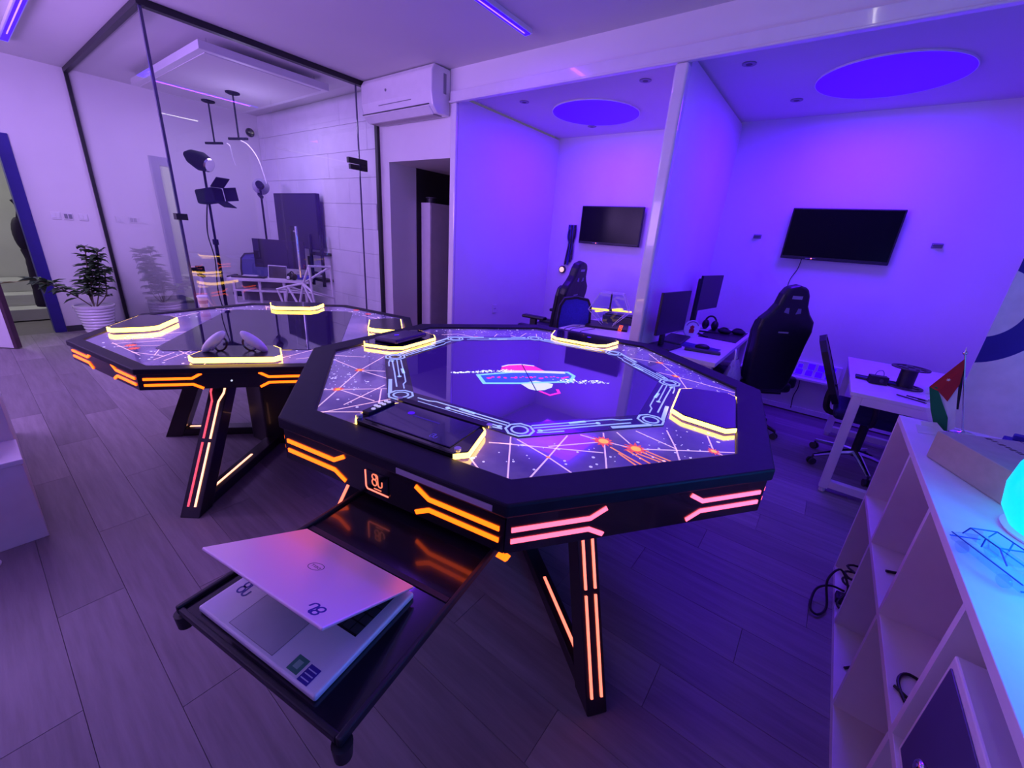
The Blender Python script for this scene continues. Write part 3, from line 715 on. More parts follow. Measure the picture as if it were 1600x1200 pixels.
def small_table():
    GM[0] = KF
    t = thing('gaming_table', 'lower black octagonal gaming table with dark blank screen, nearer the glass room', 'table', (-2.7646*KF, 1.1414*KF, 0), math.radians(54))
    Ro, Ri, Z = .938, .872, .85
    MB().ring(octo(Ro), octo(Ri), Z-.024, Z+.002).build('rim', RIMM, t, bevel=.005)
    MB().prism(octo(Ri+.01), Z-.022, Z-.004).build('galaxy_panel', NEB, t)
    MB().prism(octo(Ro-.05), .757, .77).build('underside', LEGM, t)
    ap = Ro*math.cos(PI/8)-.01; hs = Ro*math.sin(PI/8)*.985
    for i in range(8):
        sd = PI/4*i
        sp = MB(RZ(sd)).box(-hs, hs, -ap, -ap+.02, .752, Z-.024).build('side_panel', SKIRT, t)
        skirt_strips(sp, sd, .803, .775, hs*.98, ((ORA, ORA), (ORA, ORA)), ap, .8)
    MB(Matrix(((1,0,0,0),(0,0,-1,-ap),(0,1,0,0),(0,0,0,1)))).cyl((.0, .788, 0), (.0, .788, .004), .004, n=12).build('status_lamp', NEOW, t)
    GM[0] = 1
    MB().prism(octo(.23), 0, .70).build('pedestal', LEGM, t, bevel=.01)
    for a, ft, tp in ((-105.5, 1.0, .53), (-4, .85, .45), (80, .85, .45), (176, .75, .42)):
        leg(t, math.radians(a), ft, tp, .698, .10, (REDL, WRM, WRM))
    GM[0] = KF
    sc = MB().prism([(-.43, -.50), (-.38, -.55), (.38, -.55), (.43, -.50), (.43, .53), (.38, .58), (-.38, .58), (-.43, .53)], Z-.01, Z-.001).build('screen', SCREEN, t)
    for k, a in enumerate((-PI/2, 0, PI/2, PI)):
        dock(t, a, .575, .785, .19, Z, top=LEGM, closed=True)
    zp = Z-.004; q = MB(); random.seed(3)
    for i in range(34):
        a = random.random()*2*PI; r1, r2 = random.uniform(.45, .8), random.uniform(.6, .84); b = a+random.uniform(-.5, .5)
        p1, p2 = (r1*math.cos(a), r1*math.sin(a)), (r2*math.cos(b), r2*math.sin(b))
        q.path([p1, p2], .004, zp, zp+.0007)
    q.build('printed_lines', LINE, t, kind='stuff')
    q = MB()
    for x, y in ((-.52, -.50), (-.56, -.44), (.55, .50), (.56, -.42), (.45, .66)):
        star = [(x+.026*(1 if j % 2 else .5)*math.cos(PI*j/10), y+.026*(1 if j % 2 else .5)*math.sin(PI*j/10)) for j in range(20)]
        q.prism(star, zp+.0005, zp+.0012)
    q.build('printed_flares', SPOTR, t, kind='stuff')
    q = MB()
    for i in range(160):
        a = random.random()*2*PI; rr = random.uniform(.6, .82); x, y = rr*math.cos(a), rr*math.sin(a); s = random.choice((.003, .004, .006))
        q.prism([(x+s*math.cos(PI*j/3), y+s*math.sin(PI*j/3)) for j in range(6)], zp+.0003, zp+.001)
    o = q.build('printed_stars', STAR, t); o['kind'] = 'stuff'
    GM[0] = 1
small_table()

TC = Matrix.Translation((-2.7646*KF, 1.1414*KF, 0)) @ RZ(math.radians(54))
def on_small(x, y, z): return tuple(TC @ Vector((x*KF, y*KF, 1.5-(1.5-z)*KF)))
# two controllers in the front dock of the smaller table
for sg, lab in ((-1, 'left white and black motion controller standing on the lit dock'), (1, 'right white and black motion controller standing on the lit dock')):
    t = thing('motion_controller', lab, 'controller', on_small(-.02+sg*.088, -.69, .88), math.radians(54))
    M = T((0, 0, .050)) @ RY(-sg*.80)
    MB(M).ball((0, 0, .004), .070, (.38, .44, 1.12)).build('grip', WHITE, t, smooth=True)
    M = T((-sg*.03, .01, .036)) @ RY(-sg*.5)
    MB(M).tube([(.026*math.cos(2*PI*k/20), 0, .036*math.sin(2*PI*k/20)-.0) for k in range(20)], .005, 6, True).build('tracking_ring', mat('brown_gloss', (.08, .04, .03), .2), t, smooth=True)
    MB(T((0, -.02, .02))).ball((0, 0, 0), .009).build('thumbstick', GREYP, t, smooth=True)
t = thing('paper_cup', 'small pale cup standing on the far rim of the smaller table', 'cup', on_small(-.60, .62, .8545))
MB().lathe([(.026, 0), (.034, .075), (.036, .08)], 28).build('cup_body', PAPERC, t, smooth=True)
MB().lathe([(.038, .078), (.038, .088), (.033, .092), (.0, .092)], 28).build('lid', WHITE, t, smooth=True)
MB().lathe([(.0305, .030), (.0335, .056)], 28).build('sleeve', mat('cup_sleeve', (.75, .45, .35), .7), t, smooth=True)

# ------------------------------------------------------------------ LAPTOP
def laptop():
    t = thing('laptop', 'half-closed silver laptop resting on the black pull-out tray', 'laptop', (-1.1449*KN, 1.7039*KN, 0), math.radians(10.1))
    GM[0] = KN
    B = T((-.072, -1.567, .6525))
    W, D = .386, .28
    base = MB(B).box(0, W, 0, D, 0, .016).build('base', ALU, t, bevel=.005, seg=3)
    MB(B).box(.10, .245, .012, .105, .016, .0164).build('touchpad', mat('touchpad', (.60, .58, .66), .35, metal=.3), base, bevel=.0002)
    MB(B).ring([(.099, .011), (.246, .011), (.246, .106), (.099, .106)], [(.1, .012), (.245, .012), (.245, .105), (.1, .105)], .016, .0166).build('touchpad_edge', GREYP, base)
    kb = MB(B).box(.03, W-.03, .125, .255, .0155, .0163).build('keyboard_well', BLACK, base)
    for r in range(5):
        for c in range(14): MB(B).box(.034+c*.0231, .054+c*.0231, .13+r*.025, .151+r*.025, .0163, .0178).build('key', DARKG, kb) if c % 1 == 0 else None
    MB(B).box(.291, .321, .010, .042, .016, .0166).build('green_sticker', mat('sticker_green', (.06, .22, .16), .4), base)
    MB(B).box(.328, .356, .006, .040, .016, .0166).build('violet_sticker', INKV, base)
    for i in range(3): MB(B).box(.331, .353, .012+.009*i, .014+.009*i, .0166, .017).build('sticker_line', mat('sticker_white', (.6, .6, .8), .5), base)
    MB(B).box(.299, .313, .018, .034, .0166, .017).build('sticker_mark', mat('sticker_pale', (.25, .45, .35), .5), base)
    monogram(B @ T((.042, .082, .016)), .036, .0035, 0, .0006).build('monogram', mat('mono_blue', (.06, .05, .35), .5), base)
    MB(B).box(.02, W-.02, D-.012, D-.001, .014, .031).build('hinge', DARKG, t, smooth=True)
    L = B @ T((0, D-.001, .032)) @ RX(-math.radians(26.2))
    lid = MB(L).box(0, W, -D+.004, 0, -.003, .004).build('lid', mat('lid_silver', (1, .76, .92), .38, metal=.45, var=.0), t, bevel=.0025, seg=3)  # pink of the nearby strip lights put into the silver colour
    MB(L).box(.008, W-.008, -D+.012, -.012, -.0036, -.003).build('display', BLACKG, lid)
    c = [(.018*math.cos(2*PI*k/32), .018*math.sin(2*PI*k/32)) for k in range(32)]
    Mc = L @ T((W/2+.0, -D/2+.01, .004)) @ RZ(PI)
    MB(Mc).path(c, .0014, 0, .0003, True).build('logo_ring', INKD, lid)
    text_obj('logo_letters', 'DELL', .0125, INKD, lid, Mc, .0002)
    monogram(L @ T((W-.055, -D+.035, .004)) @ RZ(PI), .036, .0038, 0, .0004).build('monogram', INKV, lid)
laptop()
GM[0] = 1

# ------------------------------------------------------------------ WHITE SHELF UNIT (right)
def shelf():
    t = thing('shelf_unit', 'low white open cube shelf unit along the right edge', 'shelf', (.387, .55, 0))
    D, H, n, st_, th = .40, .875, 5, .432, .022
    Lg = 1.86
    MB().box(0, D, 0, Lg, H-.025, H).build('top_board', LAMW, t, bevel=.0015)
    MB().box(0, D, 0, Lg, .0, .03).build('bottom_board', LAMW, t, bevel=.0015)
    MB().box(.001, D, .0, Lg, .44, .462).build('middle_board', LAMW, t, bevel=.0015)
    MB().box(D-.012, D, 0, Lg, .03, H-.025).build('back_panel', LAMW, t)
    for i in range(6):
        y = Lg-.0-.022-i*st_ if i else Lg-.022
        if y < -.01: break
        for a, b in ((.03, .44), (.462, H-.025)): MB().box(.0005, D-.012, y, y+.022, a, b).build('divider', LAMW, t)
    return t
shelf()
def cable(name, label, pts, r=.004, m=BLACK, k=6):
    o = MB().tube(smoothpath(pts, k), r, 8).build(name, m, smooth=True); return tag(o, label, 'cable')
cable('cable', 'black cable loop lying in an upper shelf cell', [(.40, 1.24, .468), (.47, 1.20, .466), (.50, 1.27, .466), (.44, 1.31, .467), (.41, 1.26, .468), (.43, 1.17, .467), (.46, 1.14, .467)])
cable('cable', 'short black cable end in the upper shelf cell second from far end', [(.42, 1.78, .467), (.48, 1.80, .467), (.53, 1.76, .467)], .005)
cable('cable', 'black tangled cable spilling out of the far lower shelf cell', [(.42, 2.20, .036), (.36, 2.16, .06), (.31, 2.10, .05), (.30, 2.0, .02), (.33, 1.98, .012), (.36, 2.05, .02), (.34, 2.13, .10), (.38, 2.2, .14), (.42, 2.14, .09), (.39, 2.06, .05), (.45, 2.02, .04)], .005)
cable('cable', 'black coiled cord in the far lower shelf cell', [(.45+.05*math.cos(i*1.3), 2.22+.05*math.sin(i*1.3), .06+.008*i) for i in range(14)], .005, k=3)
pa = thing('power_adapter', 'small black and silver power adapter at mouth of far lower cell', 'adapter', (.405, 2.12, .031))
MB().box(-.02, .06, -.03, .03, 0, .03).build('adapter_body', BLACK, pa, bevel=.005)
MB().box(-.005, .03, -.015, .015, .03, .032).build('adapter_label', CHROME, pa)
cable('cable', 'black cable end in the middle lower shelf cell', [(.42, 1.72, .034), (.46, 1.75, .036), (.5, 1.71, .034)], .005)
bx = thing('safe_box', 'dark framed box with a chrome knob in the nearest visible upper cell', 'box', (.395, .715, .462))
MB().box(0, .30, .0, .345, 0, .30).build('box_body', LAMW, bx, bevel=.004)
MB().box(-.004, .0, .02, .325, .02, .28).build('box_door', mat('violet_panel', (.08, .06, .16), .3), bx, bevel=.002)
k_ = MB(); k_.cyl((-.004, .17, .15), (-.02, .17, .15), .01); k_.ball((-.026, .17, .15), .015, (.7, 1.4, 1)); k_.build('knob', CHROME, bx, smooth=True)
# on top of the shelf
cb = thing('cardboard_box', 'flat brown cardboard box lying on the white shelf top', 'box', (.418, 1.93, .876), math.radians(-64))
MB().box(0, .295, 0, .33, 0, .10).build('carton', KRAFT, cb, bevel=.003)
MB().box(-.001, .296, .235, .237, .1, .1006).build('flap_seam', INKB, cb)
text_obj('carton_print', 'Monopoly', .05, INKB, cb, T((.26, .24, .1006)), .0003) if False else None
for i, (w_, x_) in enumerate(((.018, .065), (.014, .09), (.02, .12), (.016, .145), (.018, .168), (.010, .19), (.016, .205), (.02, .226), (.014, .25), (.010, .272))):
    MB().box(x_*.75-.035, x_*.75-.035+w_*.62, .122+.003*(i % 2)+.08*x_, .140+.08*x_, .1, .1006).build('printed_letter', INKB, cb)
t = thing('folded_card', 'small folded paper piece on the far corner of the shelf top', 'paper', (.452, 2.235, .8755), .5)
MB().add([(-.04,-.02,0),(.05,-.03,0),(.06,.02,.012),(-.02,.03,.016),(-.04,-.02,.001),(.05,-.03,.001),(.06,.02,.013),(-.02,.03,.017)], [(0,3,2,1),(4,5,6,7),(0,1,5,4),(1,2,6,5),(2,3,7,6),(3,0,4,7)]).build('sheet', WCLO, t)
MB().add([(.0,.02,.002),(.07,-.01,.002),(.06,.04,.03),(.01,.05,.025),(.0,.02,.004),(.07,-.01,.004),(.06,.04,.032),(.01,.05,.027)], [(0,3,2,1),(4,5,6,7),(0,1,5,4),(1,2,6,5),(2,3,7,6),(3,0,4,7)]).build('flap', WCLO, t)
lm = thing('table_lamp', 'glowing cyan rounded lamp at the right edge of the shelf top', 'lamp', (.638, 1.52, .8755))
MB().lathe([(.12, 0), (.125, .008), (.11, .014), (.05, .03)], 40).build('lamp_base', WHITE, lm, smooth=True)
MB().lathe([(.112, .013), (.135, .05), (.145, .11), (.140, .17), (.115, .23), (.07, .28), (.02, .30), (.002, .302)], 40).build('lamp_shade', CYAN, lm, smooth=True)
d = bpy.data.lights.new('shelf_blue_fill', 'POINT'); d.color = (.0, .20, 1); d.energy = 26; d.shadow_soft_size = .10  # unseen blue point light added away from the lamp to light the shelf top
o = bpy.data.objects.new('shelf_blue_fill', d); COL.objects.link(o); o.location = (.74, 1.05, 1.12)
# transparent model car
def glasscar():
    t = thing('model_car', 'transparent crystal model car on the blue-lit shelf top', 'toy car', (.452, 1.255, .876), math.radians(-62))
    M = Matrix(((1,0,0,0),(0,0,-1,0),(0,1,0,0),(0,0,0,1)))
    low = [(-.085, .012), (-.086, .03), (-.075, .040), (.05, .042), (.082, .034), (.088, .014)]
    MB(M).prism(low, -.032, .032).build('car_body', CLEAR, t, bevel=.004, seg=2)
    cab = [(-.068, .041), (-.058, .064), (.012, .066), (.040, .043)]
    MB(M).prism(cab, -.027, .027).build('cabin', CLEAR, t, bevel=.003)
    fr = mat('crystal_edge', (.01, .10, .55), .3)
    q = MB()
    for s in (-.027, .027):
        for i in range(3):
            a, b = cab[i], cab[i+1]; q.tube([(a[0], s, a[1]), (b[0], s, b[1])], .0015, 6)
        q.tube([(-.02, s, .042), (-.02, s, .066)], .0015, 6)
        q.tube([(-.086, s*1.18, .03), (.084, s*1.18, .034)], .0015, 6)
    for p in (cab[1], cab[2]): q.tube([(p[0], -.027, p[1]), (p[0], .027, p[1])], .0015, 6)
    for x in (-.086, .087): q.tube([(x, -.032, .02), (x, .032, .02)], .0015, 6)
    q.build('edge_lines', fr, t)
    for x in (-.052, .052):
        for y in (-.034, .027): MB().cyl((x, y, .014), (x, y+.007, .014), .014, n=20).build('wheel', CLEAR, t, smooth=True)
glasscar()
t = thing('ink_cartridge', 'small violet object behind the cardboard box at right edge', 'object', (.735, 2.32, .8755))
MB().box(-.05, .05, -.03, .03, 0, .03).prism([(-.04, -.02), (.04, -.02), (.03, .02), (-.03, .02)], .03, .05).build('cartridge_body', INKV, t, bevel=.004)
# desk flag
def flag():
    t = thing('desk_flag', 'hanging fringed desk flag with red triangle, green, white and black bands', 'flag', (.570, 2.315, .8755))
    MB().lathe([(.045, 0), (.045, .008), (.01, .014), (.004, .02)], 24).build('flag_base', CHROME, t, smooth=True)
    MB().cyl((0, 0, .01), (-.090, 0, .318), .003, n=10).build('flag_pole', CHROME, t, smooth=True)
    q = MB(); q.ball((-.0915, 0, .324), .008); q.cyl((-.092, 0, .328), (-.095, 0, .347), .004, .0005, n=10); q.build('finial', CHROME, t, smooth=True)
    def cloth(name, poly, m, off=0):
        n = len(poly); v = [Vector(p)+Vector((0, -off-.0015, 0)) for p in poly]+[Vector(p)+Vector((0, .0015-off, 0)) for p in poly]
        MB().add(v, [tuple(range(n)), tuple(range(n, 2*n))[::-1]]+[(i, i+n, (i+1) % n+n, (i+1) % n) for i in range(n)]).build(name, m, t)
    cloth('red_triangle', [(-.087, -.004, .302), (-.149, -.010, .170), (-.120, -.013, .160), (-.082, -.010, .125), (-.070, -.006, .20), (-.078, -.004, .27)], RED, .002)
    cloth('green_band', [(-.149, -.010, .170), (-.128, -.013, .176), (-.096, -.013, .12), (-.060, -.010, .06), (-.045, -.008, .004), (-.082, -.008, .002), (-.118, -.010, .08)], GREEN, .001)
    cloth('white_band', [(-.122, -.010, .165), (-.082, -.010, .130), (-.070, -.007, .19), (-.048, -.006, .10), (-.028, -.006, .02), (-.047, -.008, .003), (-.062, -.010, .06), (-.098, -.010, .12)], WCLO, 0)
    cloth('black_band', [(-.072, -.004, .19), (-.080, -.003, .27), (-.086, 0, .30), (-.060, 0, .20), (-.040, 0, .10), (-.046, -.003, .10)], BCLO, -.001)
    st_ = [(-.106+.007*(1 if j % 2 else .4)*math.cos(PI*j/7), -.0165, .212+.007*(1 if j % 2 else .4)*math.sin(PI*j/7)) for j in range(14)]
    n = 14; MB().add(st_+[(a, b+.002, c) for a, b, c in st_], [tuple(range(n)), tuple(range(n, 2*n))[::-1]]+[(i, i+n, (i+1) % n+n, (i+1) % n) for i in range(n)]).build('star', WCLO, t)
    q = MB()
    E0 = [Vector((-.149, -.010, .168)), Vector((-.118, -.010, .08)), Vector((-.083, -.008, .004))]
    for i in range(40):
        u = i/39*2; k_ = min(1, int(u)); a = E0[k_].lerp(E0[k_+1], u-k_)
        q.cyl(a, a+Vector((-.013, -.001, -.003)), .0017, .0008, n=5)
    o = q.build('fringe', WCLO, t); o['kind'] = 'stuff'
flag()

# roll-up banner behind the shelf
def banner():
    t = thing('roll_up_banner', 'tall pale roll-up banner with a dark ring emblem behind the flag', 'banner', (.668, 3.02, 0))
    n = 24; W, H = 1.15, 2.05; v = []; f = []
    for i in range(n+1):
        u = i/n; x = W*u; y = .012*math.sin(u*9)+.008*math.sin(u*23)
        v += [(x, y, .06), (x, y, H), (x, y+.003, .06), (x, y+.003, H)]
    for i in range(n):
        a = 4*i; b = a+4
        f += [(a, b, b+1, a+1), (a+2, a+3, b+3, b+2), (a+1, b+1, b+3, a+3), (a, a+2, b+2, b)]
    f += [(0, 1, 3, 2), (4*n, 4*n+2, 4*n+3, 4*n+1)]
    MB().add(v, f).build('sheet', mat('banner_film', (.86, .78, .88), .3), t, smooth=True)
    MB().box(-.01, W+.01, -.05, .05, 0, .06).build('foot_case', ALU, t, bevel=.01)
    MB().box(-.005, W+.005, -.014, .018, H-.004, H+.02).build('top_rail', ALU, t)
    MB().cyl((W/2, .03, .05), (W/2, .03, H), .008).build('support_pole', ALU, t)
    # ring emblem following the sheet
    cx, cz, R0, R1 = -.03, 1.36, .13, .235; v = []; f = []; m = 40; idx = 0
    a0, a1 = -PI/2+.08, PI/2-.05
    for i in range(m+1):
        a = a0+(a1-a0)*i/m
        for R in (R0, R1):
            x = max(0.001, cx+R*math.cos(a)); u = x/W; y = .012*math.sin(u*9)+.008*math.sin(u*23)
            v += [(x, y-.002, cz+R*1.25*math.sin(a)), (x, y-.0005, cz+R*1.25*math.sin(a))]
    for i in range(m):
        a = 4*i; b = a+4
        f += [(a, a+2, b+2, b), (a, b, b+1, a+1), (a+2, a+3, b+3, b+2)]
    MB().add(v, f).build('ring_emblem', INKV, t)
banner()

# ------------------------------------------------------------------ RIGHT BOOTH
def tv(label, x0, x1, z0, z1, y=4.98, rod=True):
    t = thing('television', label, 'television', ((x0+x1)/2, y, (z0+z1)/2))
    w, h = (x1-x0)/2, (z1-z0)/2
    MB().box(-w, w, -.075, -.035, -h, h).build('casing', BLACK, t, bevel=.006)
    MB().box(-w+.012, w-.012, -.0765, -.074, -h+.028, h-.012).build('screen', TVG, t)
    MB().box(-.18, .18, -.035, -.001, -.12, .12).build('wall_mount', DARKG, t)
    MB().cyl((-w*.38, -.0765, -h+.012), (-w*.38, -.079, -h+.012), .006, n=10).build('standby_lamp', PNO, t)
    MB().box(-w*.5, -w*.3, -.0768, -.0758, -h+.010, -h+.015).build('brand_mark', GREYP, t)
    return t
tv('wall television in the right booth, large black flat screen', -.475, .335, 1.495, 1.945)
tvl = tv('wall television in the left booth, partly hidden by the divider post', -2.72, -1.92, 1.49, 1.93)
cable('cable', 'thin dark cable dropping from the right booth television to behind the chair', [(-.30, 4.975, 1.50), (-.31, 4.97, 1.40), (-.345, 4.97, 1.30), (-.35, 4.97, 1.18)], .003)
for x, lab in ((-.725, 'small wall bracket left of the right booth television'), (.60, 'small wall bracket right of the right booth television')):
    t = thing('wall_bracket', lab, 'bracket', (x, 4.98, 1.68))
    MB().box(-.035, .035, -.008, 0, -.02, .02).build('plate', GREYP, t, bevel=.003)
    MB().box(-.03, .03, -.05, -.008, .005, .012).build('tongue', GREYP, t, bevel=.002)
# lit squares panel on the back wall
lp = thing('lit_wall_panel', 'low white wall ledge with glowing violet square buttons on the back wall', 'light panel', (-.21, 4.98, .39))
MB().box(-.55, .50, -.12, -.001, -.03, -.008).build('ledge', WHITE, lp, bevel=.003)
MB().box(-.05, .50, -.035, -.001, -.008, .145).build('backing', mat('panel_backing', (.8, .78, .82), .5), lp, bevel=.003)
VS = mat('violet_square', (.05, 0, .8), .4, emit=(.045, 0, 1), es=1.0, var=0)
for r in range(2):
    for c in range(6):
        x = .00+c*.083; zz = .008+r*.068; s = .058
        if (r, c) == (1, 2): s = .04
        MB().box(x-.026+.008*r, x-.026+s+.008*r, -.042, -.035, zz, zz+s).build('lit_square', VS, lp, bevel=.006)
t = thing('power_adapter', 'black power adapter hanging under the lit wall ledge', 'adapter', (-.09, 4.93, .30))
MB().box(-.035, .035, -.03, .045, -.04, .05).build('adapter_body', BLACK, t, bevel=.006)
cable('cable', 'dark cable trailing from the ledge adapter toward the big chair', [(-.12, 4.92, .28), (-.2, 4.90, .24), (-.3, 4.8, .18), (-.42, 4.6, .08)], .006)
cable('cable', 'thin cable running down the wall below the lit ledge', [(-.01, 4.965, .33), (-.005, 4.965, .25), (-.02, 4.965, .15), (-.01, 4.955, .03)], .004)

def desk(name, label, x0, x1, y0, y1, h=.73, under=True, leg_side=None):
    t = thing(name, label, 'desk', (x0, y0, 0))
    X, Y = x1-x0, y1-y0
    MB().box(0, X, 0, Y, h-.035, h).build('desktop', LAMW, t, bevel=.003)
    if under: MB().box(.02, X-.02, .025, .05, h-.10, h-.035).box(.02, .045, .05, Y-.03, h-.10, h-.035).build('apron', LAMW, t)
    for x in (.02, X-.07):
        for y in (.02, Y-.07): MB().box(x, x+.05, y, y+.05, 0, h-.035).build('leg', LAMW, t, bevel=.002)
    return t
desk('desk', 'white desk against the divider carrying two monitors', -1.095, -.53, 3.235, 4.90)
desk('desk', 'white desk in the left booth next to the divider post', -1.93-.0, -1.185, 3.30, 4.60)
def frame_desk():
    t = thing('desk', 'white metal-framed desk at the right carrying the black spool', 'desk', (.27, 3.27, 0))
    X, Y, h = .90, 1.25, .73
    MB().box(0, X, 0, Y, h-.025, h).build('desktop', LAMW, t, bevel=.003)
    for y in (.0, Y-.05):
        MB().box(.015, .065, y, y+.05, .03, h-.025).build('leg', LAMW, t, bevel=.003)
        MB().box(X-.065, X-.015, y, y+.05, .03, h-.025).build('leg', LAMW, t, bevel=.003)
        MB().box(.065, X-.065, y, y+.05, .04, .09).build('foot_rail', LAMW, t, bevel=.003)
        MB().box(.065, X-.065, y, y+.05, h-.075, h-.025).build('top_rail', LAMW, t, bevel=.003)
        for x in (.04, X-.04): MB().cyl((x, y+.025, 0), (x, y+.025, .03), .018, n=12).build('glide', WHITE, t)
    MB().box(.02, .06, .05, Y-.05, h-.07, h-.025).build('side_rail', LAMW, t)
frame_desk()
# items on the framed desk
sp = thing('cable_spool', 'black filament spool on the white framed desk', 'spool', (.56, 3.72, .731))
q = MB(); 
MB().lathe([(.045, .0), (.045, .13)], 28).build('core', BLACK, sp, smooth=True)
def holed(zc):
    q = MB(); q.ring([(.10*math.cos(2*PI*k/36), .10*math.sin(2*PI*k/36)) for k in range(36)], [(.082*math.cos(2*PI*k/36), .082*math.sin(2*PI*k/36)) for k in range(36)], zc, zc+.007)
    q.ring([(.05*math.cos(2*PI*k/36), .05*math.sin(2*PI*k/36)) for k in range(36)], [(.02*math.cos(2*PI*k/36), .02*math.sin(2*PI*k/36)) for k in range(36)], zc, zc+.007)
    for a in range(4): q.M = RZ(a*PI/2); q.box(.045, .085, -.016, .016, zc, zc+.007)
    return q
holed(.13).build('flange', DARKG, sp); holed(.0).build('flange', DARKG, sp)
bb = thing('control_box', 'small black box leaning beside the spool on the framed desk', 'box', (.405, 3.655, .731), .2)
MB().box(-.04, .06, -.03, .03, 0, .055).build('case', BLACK, bb, bevel=.004)
MB().cyl((.02, -.03, .03), (.02, -.036, .03), .012, n=16).build('dial', DARKG, bb)
for i in range(3):
    t = tag(MB(T((.30, 3.70+.035*i, .7395)) @ RZ(-.12+.05*i)).cyl((0, 0, 0), (.22, 0, 0), .008, n=10).build('rod', (BLACK, INKV, BLACK)[i], smooth=True), ('front black rod on the framed desk left of the spool', 'blue rod between two black ones on the framed desk', 'rear black rod on the framed desk left of the spool')[i], 'rod', 'rods on the framed desk')
for i in range(4):
    tag(MB(T((.50+.05*i, 3.42+.03*(i % 2), .733)) @ RZ(-.5+.2*i)).cyl((0, 0, .004), (.15, 0, .004), .004, n=8).build('wire_offcut', BLACK, smooth=True), ('thin dark wire offcut farthest left on the framed desk front', 'thin wire offcut second from the left in front of the spool', 'thin wire offcut directly in front of the spool', 'rightmost thin wire offcut in front of the spool')[i], 'wire', 'wire offcuts by the spool')
cable('cable', 'small thin wire loop standing beside the spool', [(.40, 3.76, .735), (.41, 3.77, .79), (.44, 3.78, .80), (.45, 3.77, .76), (.42, 3.75, .737)], .002)

# monitors
def monitor(label, loc, rotz, w, h, zc, stand='square', lean=0):
    t = thing('monitor', label, 'monitor', loc, rotz)
    M = T((0, 0, zc)) @ RX(lean)
    MB(M).box(-w/2, w/2, -.022, .0, -h/2, h/2).build('screen', mat('screen_off', (.02, .014, .045), .3, spec=.25), t, bevel=.003)
    MB(M).box(-w/2+.06, w/2-.06, .0, .03, -h/2+.05, h/2-.05).build('rear_shell', BLACK, t, bevel=.008)
    if stand == 'square':
        MB().box(-.03, .03, .03, .055, .01, zc).build('stand_neck', BLACK, t, bevel=.004)
        MB().box(-.12, .12, -.09, .12, 0, .012).build('stand_foot', BLACK, t, bevel=.004)
    else:
        MB().box(-.035, .035, .07, .11, .02, zc+.12).build('stand_column', BLACK, t, bevel=.012)
        MB(T((0, 0, zc))).box(-.03, .03, .03, .075, -.03, .03).build('stand_arm', BLACK, t)
        q = MB()
        for s in (-1, 1): q.obox((0, .09, .012), (s*.17, -.14, .006), .03, .012)
        q.obox((0, .09, .012), (0, .16, .006), .05, .012)
        q.build('stand_foot', BLACK, t, bevel=.003)
    return t
monitor('monitor on the booth desk nearest the divider post', (-.965, 3.42, .731), math.radians(82), .50, .33, .29)
monitor('tall-standing monitor at the back of the divider desk', (-.93, 4.36, .731), math.radians(82), .50, .32, .40, 'vee')
t = thing('desk_speaker', 'black rounded headset lying at the foot of the rear monitor', 'headset', (-.86, 4.66, .731))
q = MB(); q.ball((0, 0, .05), .05, (.7, 1, 1)); q.build('ear_cup', BLACK, t, smooth=True)
q = MB(); q.ball((-.09, .0, .05), .05, (.7, 1, 1)); q.build('ear_cup', BLACK, t, smooth=True)
MB().tube([(-.045+.055*math.cos(a), 0, .07+.07*math.sin(a)) for a in [PI*i/10 for i in range(11)]], .009, 8).build('headband', BLACK, t, smooth=True)
t = thing('round_plaque', 'round white plaque with a red emblem between the two monitors', 'plaque', (-.93, 4.02, .731), math.radians(45))
MB(RX(PI/2) @ T((0, .085, 0))).lathe([(.078, -.006), (.08, 0), (.078, .006)], 36).build('disc', WHITE, t, smooth=True)
MB(RX(PI/2) @ T((0, .085, .006))).prism([(-.022, -.04), (.022, -.04), (.026, -.01), (.016, .0), (.022, .02), (.0, .034), (-.022, .02), (-.016, 0), (-.026, -.01)], 0, .002).build('red_emblem', RED, t)
MB(RX(PI/2) @ T((0, .085, .006))).path([(.066*math.cos(a), .066*math.sin(a)) for a in [PI*.15+PI*.7*i/10 for i in range(11)]], .008, 0, .0015).build('rim_text_band', mat('dull_purple', (.3, .1, .3), .5), t)
MB().box(-.03, .03, -.02, .02, 0, .012).build('plaque_foot', WHITE, t)
t = thing('drawing_pad', 'square dark tablet pad in front of the near booth monitor', 'tablet', (-.985, 3.80, .731), math.radians(4))
MB().box(-.10, .08, -.22, .20, 0, .018).build('pad_body', DARKG, t, bevel=.006)
MB().box(-.085, .065, -.20, .18, .018, .019).build('pad_face', BLACK, t)
t = thing('desk_mat', 'large black desk mat at the far corner of the divider desk', 'mat', (-.72, 4.32, .7305), 0)
MB().box(-.17, .16, -.16, .50, 0, .004).build('mat_sheet', BLACK, t)
for i, (x, y, lab) in enumerate(((-.77, 4.50, 'crumpled black pouch on the left of the desk mat'), (-.655, 4.58, 'rounded black pouch on the right of the desk mat'))):
    t = thing('pouch', lab, 'pouch', (x+.03, y+.06, .735), .3*i)
    MB().ball((0, 0, .022), .065, (1, .75, .42)).build('pouch_body', BCLO, t, smooth=True)
    MB().tube(smoothpath([(-.05, 0, .035), (-.02, .02, .05), (.02, 0, .05), (.045, -.01, .03)]), .007, 6).build('pouch_strap', BLACK, t, smooth=True)
t = thing('mouse_mat', 'small blue printed mouse mat on the divider desk', 'mat', (-.76, 3.66, .7305), math.radians(-8))
MB().box(-.17, .15, -.09, .10, 0, .003).build('mat_sheet', mat('mat_blue', (.03, .012, .22), .6, var=.5, scale=12), t)
t = thing('keyboard', 'dark keyboard on the front edge of the divider desk', 'keyboard', (-.66, 3.52, .731), math.radians(12))
MB().box(-.17, .10, -.035, .03, 0, .022).build('key_tray', DARKG, t, bevel=.008)
